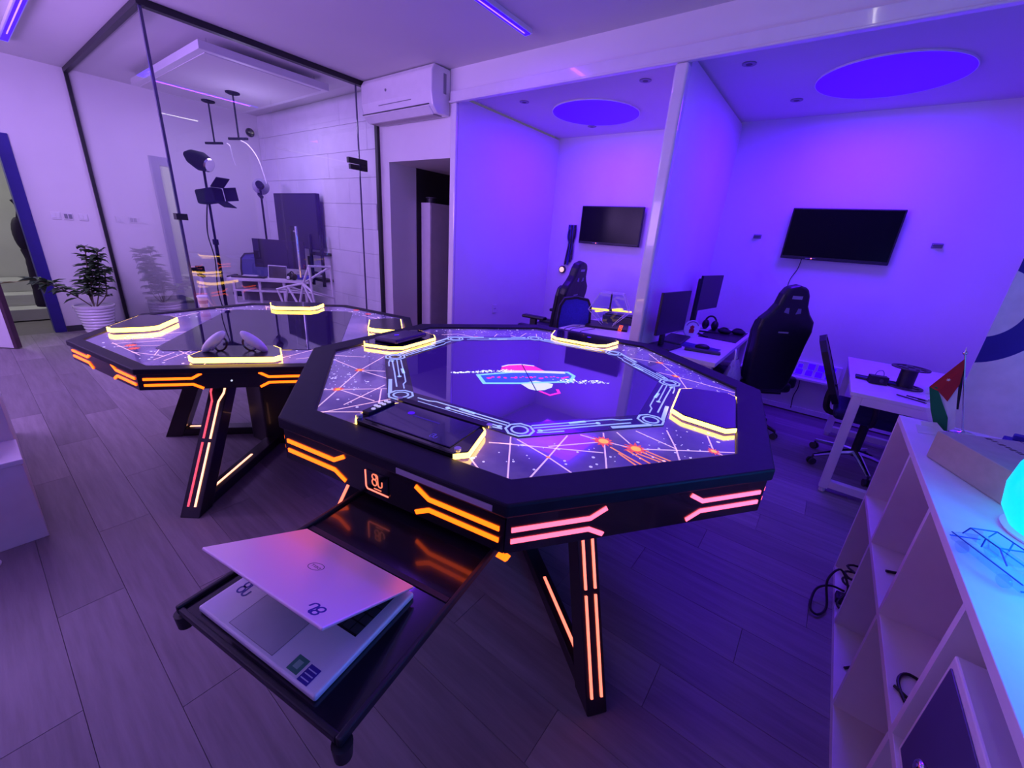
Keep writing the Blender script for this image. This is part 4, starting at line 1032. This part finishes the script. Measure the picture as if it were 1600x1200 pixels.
t = thing('computer_mouse', 'black mouse resting against the keyboard on the divider desk', 'mouse', (-.72, 3.61, .7338), .5)
MB().ball((0, 0, .018), .06, (1, .62, .42)).build('mouse_shell', BLACK, t, smooth=True)
MB().box(.015, .03, -.003, .003, .036, .042).build('scroll_wheel', GREYP, t)
cable('cable', 'thin pale cable curling on the divider desk front', [(-.90, 3.60, .733), (-.92, 3.5, .733), (-.88, 3.42, .733), (-.94, 3.34, .733)], .002, GREYP)
# plastic bag hanging at the desk edge
def bag():
    t = thing('plastic_bag', 'translucent plastic bag hanging from the divider desk beside big chair', 'bag', (-.455, 3.62, 0))
    prof = [(.03, .71), (.055, .66), (.10, .55), (.125, .42), (.13, .33), (.10, .27), (.03, .25)]
    n = 20; v = []; f = []
    for r, z_ in prof:
        for k in range(n):
            a = 2*PI*k/n; rr = r*(1+.12*math.sin(5*a+z_*20)); v.append((rr*.62*math.cos(a), rr*1.6*math.sin(a), z_))
    for i in range(len(prof)-1):
        for k in range(n): f.append((i*n+k, (i+1)*n+k, (i+1)*n+(k+1) % n, i*n+(k+1) % n))
    MB().add(v, f).build('bag_film', BAG, t, smooth=True)
    MB().ball((0, 0, .38), .085, (.6, 1.1, 1.2)).build('bag_contents', mat('wrapped_stuff', (.25, .2, .45), .6, var=.4), t, smooth=True)
    MB().tube(smoothpath([(0, -.04, .70), (-.01, -.03, .77), (-.02, .02, .775), (0, .04, .70)]), .006, 6).build('bag_handle', WCLO, t, smooth=True)
bag()

# ------------------------------------------------------------------ CHAIRS
def star_base(t, m, z0=.0, R=.30, caster=DARKG):
    for i in range(5):
        a = 2*PI*i/5+.3; c, s = math.cos(a), math.sin(a)
        q = MB(); q.tube([(0, 0, .13), (.1*c, .1*s, .12), (R*c, R*s, .075)], [.026, .022, .014], 8)
        q.build('base_arm', m, t, smooth=True)
        q = MB(); px, py = R*c, R*s
        q.cyl((px-.02*s, py+.02*c, .027), (px-.008*s, py+.008*c, .027), .027, n=14); q.cyl((px+.008*s, py-.008*c, .027), (px+.02*s, py-.02*c, .027), .027, n=14)
        q.cyl((px, py, .03), (px, py, .075), .007, n=8)
        q.build('caster', caster, t, smooth=True)
    MB().cyl((0, 0, .10), (0, 0, .40), .028).build('gas_column', BLACK, t, smooth=True)
def gaming_chair(label, loc, rotz, lean=.16, arms=True, k=1):
    t = thing('gaming_chair', label, 'chair', loc, rotz)     # faces +y, back at -y
    star_base(t, BLACK, R=.32)
    MB().box(-.20, .20, -.17, .20, .385, .41).build('seat_plate', BLACK, t)
    MB().box(-.25, .25, -.22, .27, .41, .50).build('seat', CHAIRB, t, bevel=.035, seg=4)
    for s in (-1, 1):
        MB().box(s*.26-.05, s*.26+.05, -.18, .25, .44, .545).build('seat_bolster', CHAIRB, t, bevel=.03, seg=3)
        if arms:
            MB().box(s*.33-.02, s*.33+.02, -.03, .05, .40, .64).build('arm_post', BLACK, t, bevel=.008)
            MB().box(s*.33-.045, s*.33+.045, -.14, .15, .64, .675).build('armrest', BLACK, t, bevel=.014, seg=3)
    M = T((0, -.20, .44)) @ RX(lean) @ Matrix(((k,0,0,0),(0,0,-1,0),(0,1,0,0),(0,0,0,1)))
    half = [(.19, 0), (.235, .08), (.25, .22), (.265, .40), (.285, .52), (.27, .60), (.20, .66), (.155, .72), (.135, .80), (.10, .855), (.0, .875)]
    pts = half+[(-x, y) for x, y in half[::-1][1:]]
    MB(M).prism(pts, -.04, .055).build('backrest', CHAIRB, t, bevel=.03, seg=4)
    for s in (-1, 1):
        MB(M).prism([(s*.17, .05), (s*.225, .08), (s*.265, .48), (s*.25, .57), (s*.19, .60), (s*.17, .4)], -.085, -.03).build('back_wing', CHAIRB, t, bevel=.02, seg=3)
        MB(M).prism([(s*.035, .655), (s*.085, .665), (s*.075, .70), (s*.045, .70)], .052, .058).build('harness_slot', mat('slot_trim', (.22, .2, .4), .3), t)
    MB(M).box(-.05, .05, .77, .795, .0545, .0565).build('head_label', mat('chair_print', (.35, .33, .5), .5), t)
    MB(M).box(-.075, .03, .50, .512, .0545, .0565).build('back_label', mat('chair_print', (.35, .33, .5), .5), t)
    MB(M).box(-.11, .11, .10, .26, -.09, -.035).build('lumbar_pillow', BLACK, t, bevel=.025, seg=3)
    return t
gaming_chair('tall black gaming chair seen from behind beside the plastic bag', (-.37, 4.08, 0), math.radians(38), lean=.06, arms=False, k=.78)
gaming_chair('black gaming chair side-on in the left booth', (-2.62, 4.20, 0), math.radians(94), lean=.16)
def office_chair(label, loc, rotz, m, base=CHROME, arms=True, h=.95, lean=.1, w=.22):
    t = thing('office_chair', label, 'chair', loc, rotz)
    star_base(t, base, R=.30)
    MB().box(-.23, .23, -.22, .24, .41, .49).build('seat', FABR, t, bevel=.035, seg=4)
    M = T((0, -.22, .50)) @ RX(lean) @ Matrix(((1,0,0,0),(0,0,-1,0),(0,1,0,0),(0,0,0,1)))
    H = h-.50
    half = [(w*.75, .02), (w*.95, .10), (w, H*.5), (w*.93, H*.82), (w*.7, H*.96), (0, H)]
    pts = half+[(-x, y) for x, y in half[::-1][1:]]
    b = MB(M).prism(pts, -.015, .015).build('backrest', m, t, bevel=.008, seg=2)
    MB(M).path(pts, .022, -.02, .02, True).build('back_frame', BLACK, t)
    MB().tube(smoothpath([(0, -.1, .40), (0, -.24, .40), (0, -.27, .5), (0, -.26, .62)]), .022, 8).build('back_stem', BLACK, t, smooth=True)
    if arms:
        for s in (-1, 1):
            MB().tube(smoothpath([(s*.22, .0, .42), (s*.28, .0, .47), (s*.29, -.02, .60), (s*.29, -.1, .66)]), .016, 8).build('arm_post', BLACK, t, smooth=True)
            MB().box(s*.29-.03, s*.29+.03, -.16, .12, .655, .685).build('armrest', BLACK, t, bevel=.012, seg=2)
    return t
office_chair('black office chair with chrome base under the framed desk', (.47, 3.88, 0), math.radians(-90), BLACK, h=1.0, lean=.42)
office_chair('low office chair with a blue mesh back in the left booth', (-2.10, 3.76, 0), math.radians(42), BLUEC, base=BLACK, arms=False, h=1.00, w=.16)
office_chair('blue-backed office chair behind the studio desk inside the glass', (-6.85, 2.62, 0), math.radians(230), mat('studio_blue', (.10, .10, .32), .7), base=BLACK, h=1.0, w=.24)

# ------------------------------------------------------------------ LEFT BOOTH ITEMS
t = thing('hanging_cables', 'bundle of black straps and cables hanging on left booth back wall', 'cables', (-2.86, 4.98, 1.70))
MB().box(-.05, .05, -.02, -.001, -.01, .01).build('hook_bar', CHROME, t)
for i in range(7):
    x = -.05+.016*i; q = MB(); random.seed(20+i)
    q.tube(smoothpath([(x, -.02, .0), (x+random.uniform(-.02, .02), -.035, -.14), (x*.5+random.uniform(-.03, .03), -.03, -.28), (x+random.uniform(-.04, .02), -.03, -.40-random.random()*.1), (x*.6, -.025, -.30), (x*.9+.01, -.02, -.05)]), .009, 6)
    q.build('strap', (BLACK, INKV, DARKG)[i % 3], t, smooth=True)
t = thing('wall_lamp', 'small warm glowing round lamp low on left booth back wall', 'lamp', (-2.95, 4.98, 1.135))
MB(RX(PI/2)).lathe([(.05, 0), (.05, .02), (.03, .03)], 24).build('lamp_ring', DARKG, t, smooth=True)
MB(RX(PI/2)).lathe([(.034, .028), (.034, .034)], 24).build('lamp_face', mat('warm_face', (.9, .6, .4), .4, emit=(1, .55, .32), es=1.1, var=0), t)
t = thing('wall_socket', 'white wall socket low on the left booth side wall', 'socket', (-3.2, 3.87, .66))
MB().box(0, .009, -.035, .035, -.05, .05).build('plate', WHITE, t, bevel=.003)
for d in (-.012, .012): MB().cyl((.009, d, 0), (.0105, d, 0), .005, n=10).build('pin_hole', DARKG, t)
# hologram fan display in acrylic prism on the left booth desk
t = thing('display_prism', 'clear prism display with yellow glowing blades on left booth desk', 'display', (-1.66, 3.78, .731), math.radians(20))
MB().box(-.20, .20, -.16, .16, 0, .02).build('base_plate', BLACK, t, bevel=.003)
MB().add([(-.05,-.05,.02),(.05,-.05,.02),(.05,.05,.02),(-.05,.05,.02),(-.19,-.15,.17),(.19,-.15,.17),(.19,.15,.17),(-.19,.15,.17),(-.11,-.09,.33),(.11,-.09,.33),(.11,.09,.33),(-.11,.09,.33)],
         [(0,1,5,4),(1,2,6,5),(2,3,7,6),(3,0,4,7),(4,5,9,8),(5,6,10,9),(6,7,11,10),(7,4,8,11),(8,9,10,11)]).build('acrylic_shell', CLEAR, t)
q = MB(); SV = [(-.05,-.05,.02),(.05,-.05,.02),(.05,.05,.02),(-.05,.05,.02),(-.19,-.15,.17),(.19,-.15,.17),(.19,.15,.17),(-.19,.15,.17),(-.11,-.09,.33),(.11,-.09,.33),(.11,.09,.33),(-.11,.09,.33)]
for i in range(4):
    for a, b in ((i, 4+i), (4+i, 8+i), (8+i, 8+(i+1) % 4), (4+i, 4+(i+1) % 4)): q.tube([SV[a], SV[b]], .003, 6)
q.build('shell_edges', mat('acrylic_edge', (.6, .58, .75), .2), t)
MB().cyl((0, 0, .16), (0, 0, .33), .008).build('rotor_shaft', BLACK, t)
MB().lathe([(.02, .14), (.03, .155), (.02, .175)], 20).build('rotor_hub', DARKG, t, smooth=True)
for a in (.15, 1.0, PI+.15, PI+1.0): MB(RZ(a)).box(.02, .21, -.011, .011, .158, .170).build('glowing_blade', YELS, t)
for x in (.115, .128, .141): MB().obox((x, -.1602, .002), (x+.012, -.1602, .058), .004, .003).build('orange_bar', ORA, t)
t = thing('toolbox', 'dark low clutter box on the left booth desk beside prism', 'box', (-1.62, 4.12, .731), .1)
MB().box(-.22, .2, -.09, .09, 0, .07).build('tool_tray', DARKG, t, bevel=.006)
MB().box(-.2, .18, -.07, .07, .07, .085).build('tray_lid', BLACK, t)
for i, x in enumerate((-1.86, -1.80, -1.70)):
    cable('cable', ('left thin cable draped over the left booth desk edge', 'middle thin cable draped over the left booth desk edge', 'right thin cable draped over the left booth desk edge')[i], [(x+.02, 3.55, .735), (x+.03, 3.42, .745), (x, 3.31, .738), (x-.01, 3.292, .70), (x+.01, 3.288, .64)], .003)
monitor('dark upright monitor behind the divider post in the left booth', (-1.36, 4.44, .731), math.radians(10), .34, .42, .28)

# ------------------------------------------------------------------ STUDIO
def tripod(t, h, r=.32, m=BLACK):
    for i in range(3):
        a = 2*PI*i/3+.4
        q = MB(); q.tube([(0, 0, .42), (r*math.cos(a), r*math.sin(a), .01)], .012, 8); q.tube([(0, 0, .16), (r*.55*math.cos(a), r*.55*math.sin(a), .20)], .008, 6)
        q.build('leg', m, t, smooth=True)
    q = MB(); q.cyl((0, 0, .14), (0, 0, h*.6), .019, n=10); q.cyl((0, 0, h*.6), (0, 0, h), .013, n=10)
    q.build('pole', m, t, smooth=True)
    MB().cyl((0, 0, h*.6-.03), (0, 0, h*.6+.03), .03, n=12).build('clamp', m, t, smooth=True)
NAVYB = mat('studio_black', (.006, .005, .022), .75, spec=.15)
t = thing('studio_light', 'tall black studio light stand with two lamp heads behind the glass', 'studio light', (-5.85, 1.88, 0))
tripod(t, 2.0, .33, NAVYB)
M = T((-.02, -.02, 2.05)) @ RZ(.5) @ RY(.35)
MB(M).tube([(-.17, 0, .0), (-.10, 0, 0), (.02, 0, 0), (.12, 0, 0)], [.03, .075, .10, .075], 18).build('lamp_head', NAVYB, t, smooth=True)
MB(M).tube([(.12, 0, 0), (.13, 0, 0)], [.074, .06], 18).build('lamp_glass', CHROME, t)
M = T((.06, 0, 1.70)) @ RZ(.4) @ RY(-.15)
MB(M).box(-.13, .13, -.07, .07, -.08, .07).build('lamp_head', NAVYB, t, bevel=.02)
for s in (-1, 1):
    MB(M @ T((.13, 0, s*.07)) @ RY(-s*.6)).box(0, .14, -.08, .08, -.004, .004).build('barn_door', NAVYB, t)
MB(M @ T((.13, .07, 0)) @ RZ(.5)).box(0, .13, -.004, .004, -.07, .07).build('barn_door', NAVYB, t)
MB().tube(smoothpath([(.0, -.02, 1.62), (-.05, -.05, 1.3), (-.02, -.03, 1.0), (-.06, -.04, .6), (0, 0, .2)]), .006, 6).build('power_lead', NAVYB, t, smooth=True)
t = thing('studio_light', 'shorter studio light stand with round reflector behind the monitor', 'studio light', (-6.50, 2.72, 0))
tripod(t, 1.88, .30, NAVYB)
M = T((0, 0, 1.92)) @ RZ(PI-.5) @ RY(.1)
MB(M).tube([(-.08, 0, 0), (.03, 0, 0)], [.045, .05], 14).build('lamp_head', NAVYB, t, smooth=True)
MB(M).tube([(.03, 0, 0), (.10, 0, 0)], [.05, .105], 20).build('reflector', mat('reflector_grey', (.35, .33, .45), .4), t, smooth=True)
MB(T((0, 0, 1.78)) @ RY(.5)).box(-.07, .02, -.02, .02, -.015, .015).build('tilt_knob', NAVYB, t)
t = thing('video_camera', 'small camera on a thin tripod left of the tall light stand', 'camera', (-6.45, 1.85, 0))
for i in range(3):
    a = 2*PI*i/3; MB().tube([(0, 0, .74), (.16*math.cos(a), .16*math.sin(a), .01)], [.018, .012], 8).build('leg', ALU, t, smooth=True)
MB().box(-.09, .09, -.02, .02, .74, .77).build('head_plate', NAVYB, t, bevel=.004)
MB().box(-.05, .05, -.035, .035, .79, .87).cyl((0, -.035, .83), (0, -.09, .83), .025, n=14).build('camera_body', NAVYB, t)
MB().cyl((0, 0, .77), (0, 0, .79), .015, n=10).build('swivel', NAVYB, t)
for i, (x, y, lab) in enumerate(((-6.56, 2.275, 'left ceiling-mounted drop arm with a crossbar in the studio'), (-5.83, 2.275, 'right ceiling-mounted drop arm with a crossbar in the studio'))):
    t = thing('ceiling_arm', lab, 'camera mount', (x, y, 2.794), math.radians(20))
    MB().lathe([(.07, 0), (.07, -.012), (.045, -.022)], 24).build('ceiling_plate', NAVYB, t, smooth=True)
    MB().cyl((0, 0, -.02), (0, 0, -.44), .009, n=10).build('rod', NAVYB, t, smooth=True)
    MB().box(-.15, .13, -.012, .012, -.465, -.44).build('crossbar', NAVYB, t, bevel=.003)
cable('cable', 'pale cable arching down from the studio ceiling arms', [(-6.0, 2.36, 2.35), (-5.9, 2.4, 2.3), (-5.8, 2.45, 2.15), (-5.78, 2.5, 1.9)], .006, WHITE)
cable('cable', 'second pale cable curling between the studio ceiling arms', [(-6.3, 2.32, 2.33), (-6.25, 2.33, 2.3), (-6.3, 2.36, 2.2), (-6.35, 2.4, 2.1)], .006, WHITE)
t = thing('dome_camera', 'small black round camera high in the studio corner', 'camera', (XL, 3.05, 2.68))
MB(RY(PI/2)).lathe([(.05, 0), (.05, .02), (.03, .05), (.005, .055)], 20).build('dome', NAVYB, t, smooth=True)
MB(RY(PI/2)).lathe([(.06, 0), (.06, .006)], 20).build('mount_ring', DARKG, t)
# studio television with frame rails
t = thing('television', 'dark wall television inside the glass studio', 'television', (-6.28, YB-.03, 1.5))
MB().box(-.60, .60, -.10, -.045, -.36, .36).build('casing', mat('tv_dark', (.018, .016, .026), .6, spec=.15), t, bevel=.005)
MB().box(-.585, .585, -.102, -.099, -.345, .345).build('screen', mat('tv_screen', (.028, .025, .036), .5, spec=.2), t)
MB().box(-.2, .2, -.045, .01, -.15, .15).build('wall_mount', BLACK, t)
t = thing('screen_bracket', 'black vertical rail bracket beside the studio television', 'bracket', (-5.74, YB-.14, .98))
for x in (-.16, .13): MB().box(x, x+.04, -.03, .0, -.32, .36).build('rail', BLACK, t, bevel=.002)
MB().box(-.12, .13, -.025, -.005, -.16, -.13).build('crossbar', BLACK, t)
MB().box(-.19, -.11, -.05, -.03, -.08, .07).build('clamp', BLACK, t, bevel=.006)
MB().box(-.14, .15, 0, .12, .09, .13).box(-.14, .15, 0, .12, -.26, -.22).build('standoff', BLACK, t)
# studio desk with shelves
t = thing('studio_desk', 'white studio desk with open lower shelves behind the glass', 'desk', (-6.32, 2.08, 0), math.radians(50))
MB().box(0, 1.00, 0, .33, .70, .735).build('desktop', LAMW, t, bevel=.003)
for z_ in (.56, .38, .10): MB().box(.05, .96, .03, .28, z_, z_+.025).build('shelf_board', LAMW, t, bevel=.002)
for x in (.05, .36, .66, .93): MB().box(x, x+.03, .035, .065, 0, .70).build('leg', LAMW, t, bevel=.002)
for x in (.05, .93): MB().box(x, x+.03, .29, .32, 0, .70).build('leg', LAMW, t, bevel=.002)
MB().box(.08, .93, .282, .289, .13, .70).build('back_panel', mat('grey_back', (.2, .18, .22), .6), t)
DK = T((-6.32, 2.08, 0)) @ RZ(math.radians(50))
def on_desk(x, y, z): return tuple(DK @ Vector((x, y, z)))
monitor('wide dark monitor on the studio desk behind the glass', on_desk(.62, .22, .736), math.radians(44), .66, .37, .32)
t = thing('small_screen', 'small pale-edged screen in front of the studio monitor', 'screen', on_desk(.60, .07, .736), math.radians(40))
MB(RX(-.15)).box(-.12, .12, -.01, .01, .0, .18).build('screen_frame', WHITE, t, bevel=.003)
MB(RX(-.15)).box(-.11, .12, -.012, -.01, .012, .17).build('screen_face', BLACK, t)
t = thing('headphones', 'black headphones lying at the centre of the studio desk', 'headphones', on_desk(.78, .07, .736))
for x in (-.05, .06): MB().ball((x, 0, .045), .045, (.6, 1, 1)).build('ear_cup', BLACK, t, smooth=True)
MB().tube([(.005+.06*math.cos(a), 0, .05+.06*math.sin(a)) for a in [PI*i/10 for i in range(11)]], .009, 8).build('headband', BLACK, t, smooth=True)
MB().ball((.0, -.05, .03), .022).build('button_pad', WHITE, t, smooth=True)
t = thing('pencil_case', 'blue-violet case near the right end of the studio desk', 'case', on_desk(.90, .17, .736), .8)
MB().box(-.09, .09, -.05, .05, 0, .06).build('case_body', mat('case_blue', (.08, .06, .45), .5), t, bevel=.015, seg=3)
MB().box(-.08, .08, -.005, .005, .06, .063).build('zip', BLACK, t)
t = thing('keyboard', 'dark keyboard on the left part of the studio desk', 'keyboard', on_desk(.24, .12, .736), math.radians(50))
MB().box(-.2, .2, -.07, .06, 0, .02).build('key_tray', BLACK, t, bevel=.004)
MB().box(-.08, .10, -.02, .05, .02, .03).build('paper_sheet', WCLO, t)
# faceted wire end truss of the studio desk, built as a separate piece
def wire_truss():
    t = thing('wire_truss', 'white faceted wire end truss of the studio desk behind the glass', 'truss', (-5.28, 2.50, 0), .15)
    V = {'a': (-.34, -.05, .66), 'b': (-.13, -.04, .72), 'c': (.12, 0, .78), 'd': (.26, 0, 1.0), 'e': (.28, 0, .70), 'f': (.30, .02, .45), 'g': (-.30, 0, .42), 'h': (.0, 0, .48), 'i': (-.10, .0, .45),
         'j': (.25, .3, .98), 'k': (.28, .3, .60), 'l': (-.3, .32, .60)}
    E_ = ['ab','bc','cd','de','ef','ce','ag','bg','bh','ch','hf','gi','ih','cf','dj','jk','ek','al','lk','cj','bl']
    q = MB(); 
    for e in E_: q.tube([V[e[0]], V[e[1]]], .013, 8)
    for k_ in V.values(): q.ball(k_, .016, n=8, m=6)
    q.build('wire_frame', WHITE, t, smooth=True)
    for p in ((-.30, 0, .42), (.30, .02, .45), (.28, .3, .60), (-.3, .32, .60)): MB().tube([p, (p[0]*1.1, p[1]*1.1, 0)], .012, 8).build('leg', WHITE, t, smooth=True)
wire_truss()
t = thing('storage_crate', 'grey crate on the floor at the left of the studio', 'crate', (-7.05, 1.62, 0))
MB().box(-.25, .25, -.2, .2, 0, .36).build('crate_body', GREYP, t, bevel=.01)
MB().box(-.26, .26, -.21, .21, .36, .39).build('crate_lid', DARKG, t, bevel=.006)

# ------------------------------------------------------------------ PLANT
def plant():
    t = thing('potted_plant', 'leafy green plant in a ribbed white pot beside the blue door', 'plant', (-6.98, .86, 0))
    prof = [(.10, 0), (.115, .01)]
    for i in range(9):
        z0 = .02+i*.036; r = .12+.055*i/9
        prof += [(r, z0), (r+.008, z0+.01), (r+.008, z0+.024), (r+.001, z0+.033)]
    prof += [(.185, .352), (.19, .375), (.175, .378), (.165, .36)]
    MB().lathe(prof, 40).build('pot', GLOSSW, t, smooth=True)
    MB().lathe([(.165, .345), (.15, .352)], 24).build('soil', SOIL, t)
    def sq(p): return Vector((p[0], min(p[1], .20+(p[1]-.20)*.3) if p[1] > .20 else p[1], p[2]))
    random.seed(11)
    def leaf(q, p, d, L, W):
        d = d.normalized(); s = d.cross(Vector((0, 0, 1)))
        if s.length < .1: s = Vector((1, 0, 0))
        s.normalize(); u = s.cross(d)
        v = [p, p+d*L*.3+s*W*.45+u*.01, p+d*L*.65+s*W*.4+u*.005, p+d*L-u*L*.15, p+d*L*.65-s*W*.4+u*.005, p+d*L*.3-s*W*.45+u*.01, p+d*L*.3-u*.004, p+d*L*.65-u*.008]
        v = [sq(x) for x in v]
        q.add(v, [(0, 1, 6), (1, 2, 7, 6), (2, 3, 7), (3, 4, 7), (4, 5, 6, 7), (5, 0, 6)])
    stems = [((.0, 0, .36), (.02, -.02, .55), (.06, .02, .80), (.05, .05, 1.05)), ((.02, .02, .36), (.08, .08, .6), (.05, .12, .85), (.02, .15, 1.0)),
             ((0, -.02, .36), (.05, -.14, .50), (.10, -.28, .62), (.12, -.42, .70)), ((-.02, .0, .36), (-.04, .0, .6), (-.02, .06, .78), (.0, .10, .93)),
             ((.01, .03, .36), (.08, .12, .5), (.12, .14, .68), (.16, .15, .80)), ((.0, 0, .36), (.06, .0, .5), (.1, .02, .66), (.12, .06, .78))]
    for si, s in enumerate(stems):
        P = smoothpath(s, 6)
        MB().tube(P, .006, 6).build('stem', STEM, t, smooth=True)
        for k in range(5, len(P)):
            for j in range(3 if k > 7 else 2):
                a = random.random()*2*PI; d = Vector((math.cos(a), math.sin(a), random.uniform(-.25, .5)))
                q = MB(); leaf(q, P[k], d, random.uniform(.11, .17), random.uniform(.055, .08)); q.build('leaf', LEAF, t, smooth=True)
    for (p, d) in (((.12, -.42, .70), (.1, -1, .05)), ((.12, -.40, .70), (.5, -.8, .3)), ((.11, -.34, .66), (.6, -.3, .6)), ((.11, -.34, .66), (.3, -.3, -.6))):
        q = MB(); leaf(q, Vector(p), Vector(d), .13, .06); q.build('leaf', LEAF, t, smooth=True)
    P = smoothpath([(.12, -.42, .70), (.13, -.52, .69), (.14, -.58, .68)], 4); MB().tube(P, .003, 6).build('stem', LEAFY, t)
    q = MB(); leaf(q, Vector((.14, -.56, .68)), Vector((.1, -1, .02)), .12, .04); q.build('pale_leaf', LEAFY, t, smooth=True)
plant()

# ------------------------------------------------------------------ LEFT CABINET
t = thing('low_cabinet', 'white stepped cabinet cut by the left picture edge', 'cabinet', (-2.65, -.04, 0))
MB().box(-.255, 0, -1.2, 0, .0, .395).build('body', LAMW, t, bevel=.003)
MB().box(-.262, .006, -1.2, .006, .395, .419).build('top_board', WHITE, t, bevel=.003)
MB().box(-1.5, -.262, -1.2, .0, .0, .62).build('tall_section', LAMW, t, bevel=.003)
t = thing('power_brick', 'black object on the lower top of the left cabinet', 'adapter', (-2.72, -.14, .4195))
MB().box(-.08, .02, -.10, .03, 0, .05).build('brick_body', BLACK, t, bevel=.008)
MB().cyl((-.03, .03, .025), (-.03, .05, .025), .008, n=10).build('cord_stub', BLACK, t)
t = thing('white_cabinet', 'tall narrow white cabinet standing in the dark passage', 'cabinet', (-4.25, 3.62, 0))
MB().box(0, .16, 0, .5, 0, 1.82).build('body', LAMW, t, bevel=.004)
MB().box(.161, .165, .01, .49, .02, 1.80).build('door', LAMW, t)
t = thing('round_tin', 'black round tin on top of the white passage cabinet', 'tin', (-4.17, 3.72, 1.821))
MB().lathe([(.07, 0), (.07, .05), (.065, .055)], 24).build('tin_body', BLACK, t, smooth=True)
MB().lathe([(.072, .055), (.072, .065)], 24).build('tin_lid', DARKG, t)
t = thing('floor_ring', 'thin pale ring lying on the floor beside the left cabinet', 'ring', (-2.56, -.24, .001))
MB().tube([(.045*math.cos(2*PI*k/32), .045*math.sin(2*PI*k/32), .004) for k in range(32)], .004, 8, True).build('ring_band', WHITE, t, smooth=True)
MB().box(.043, .055, -.006, .006, 0, .009).build('ring_tab', WHITE, t)
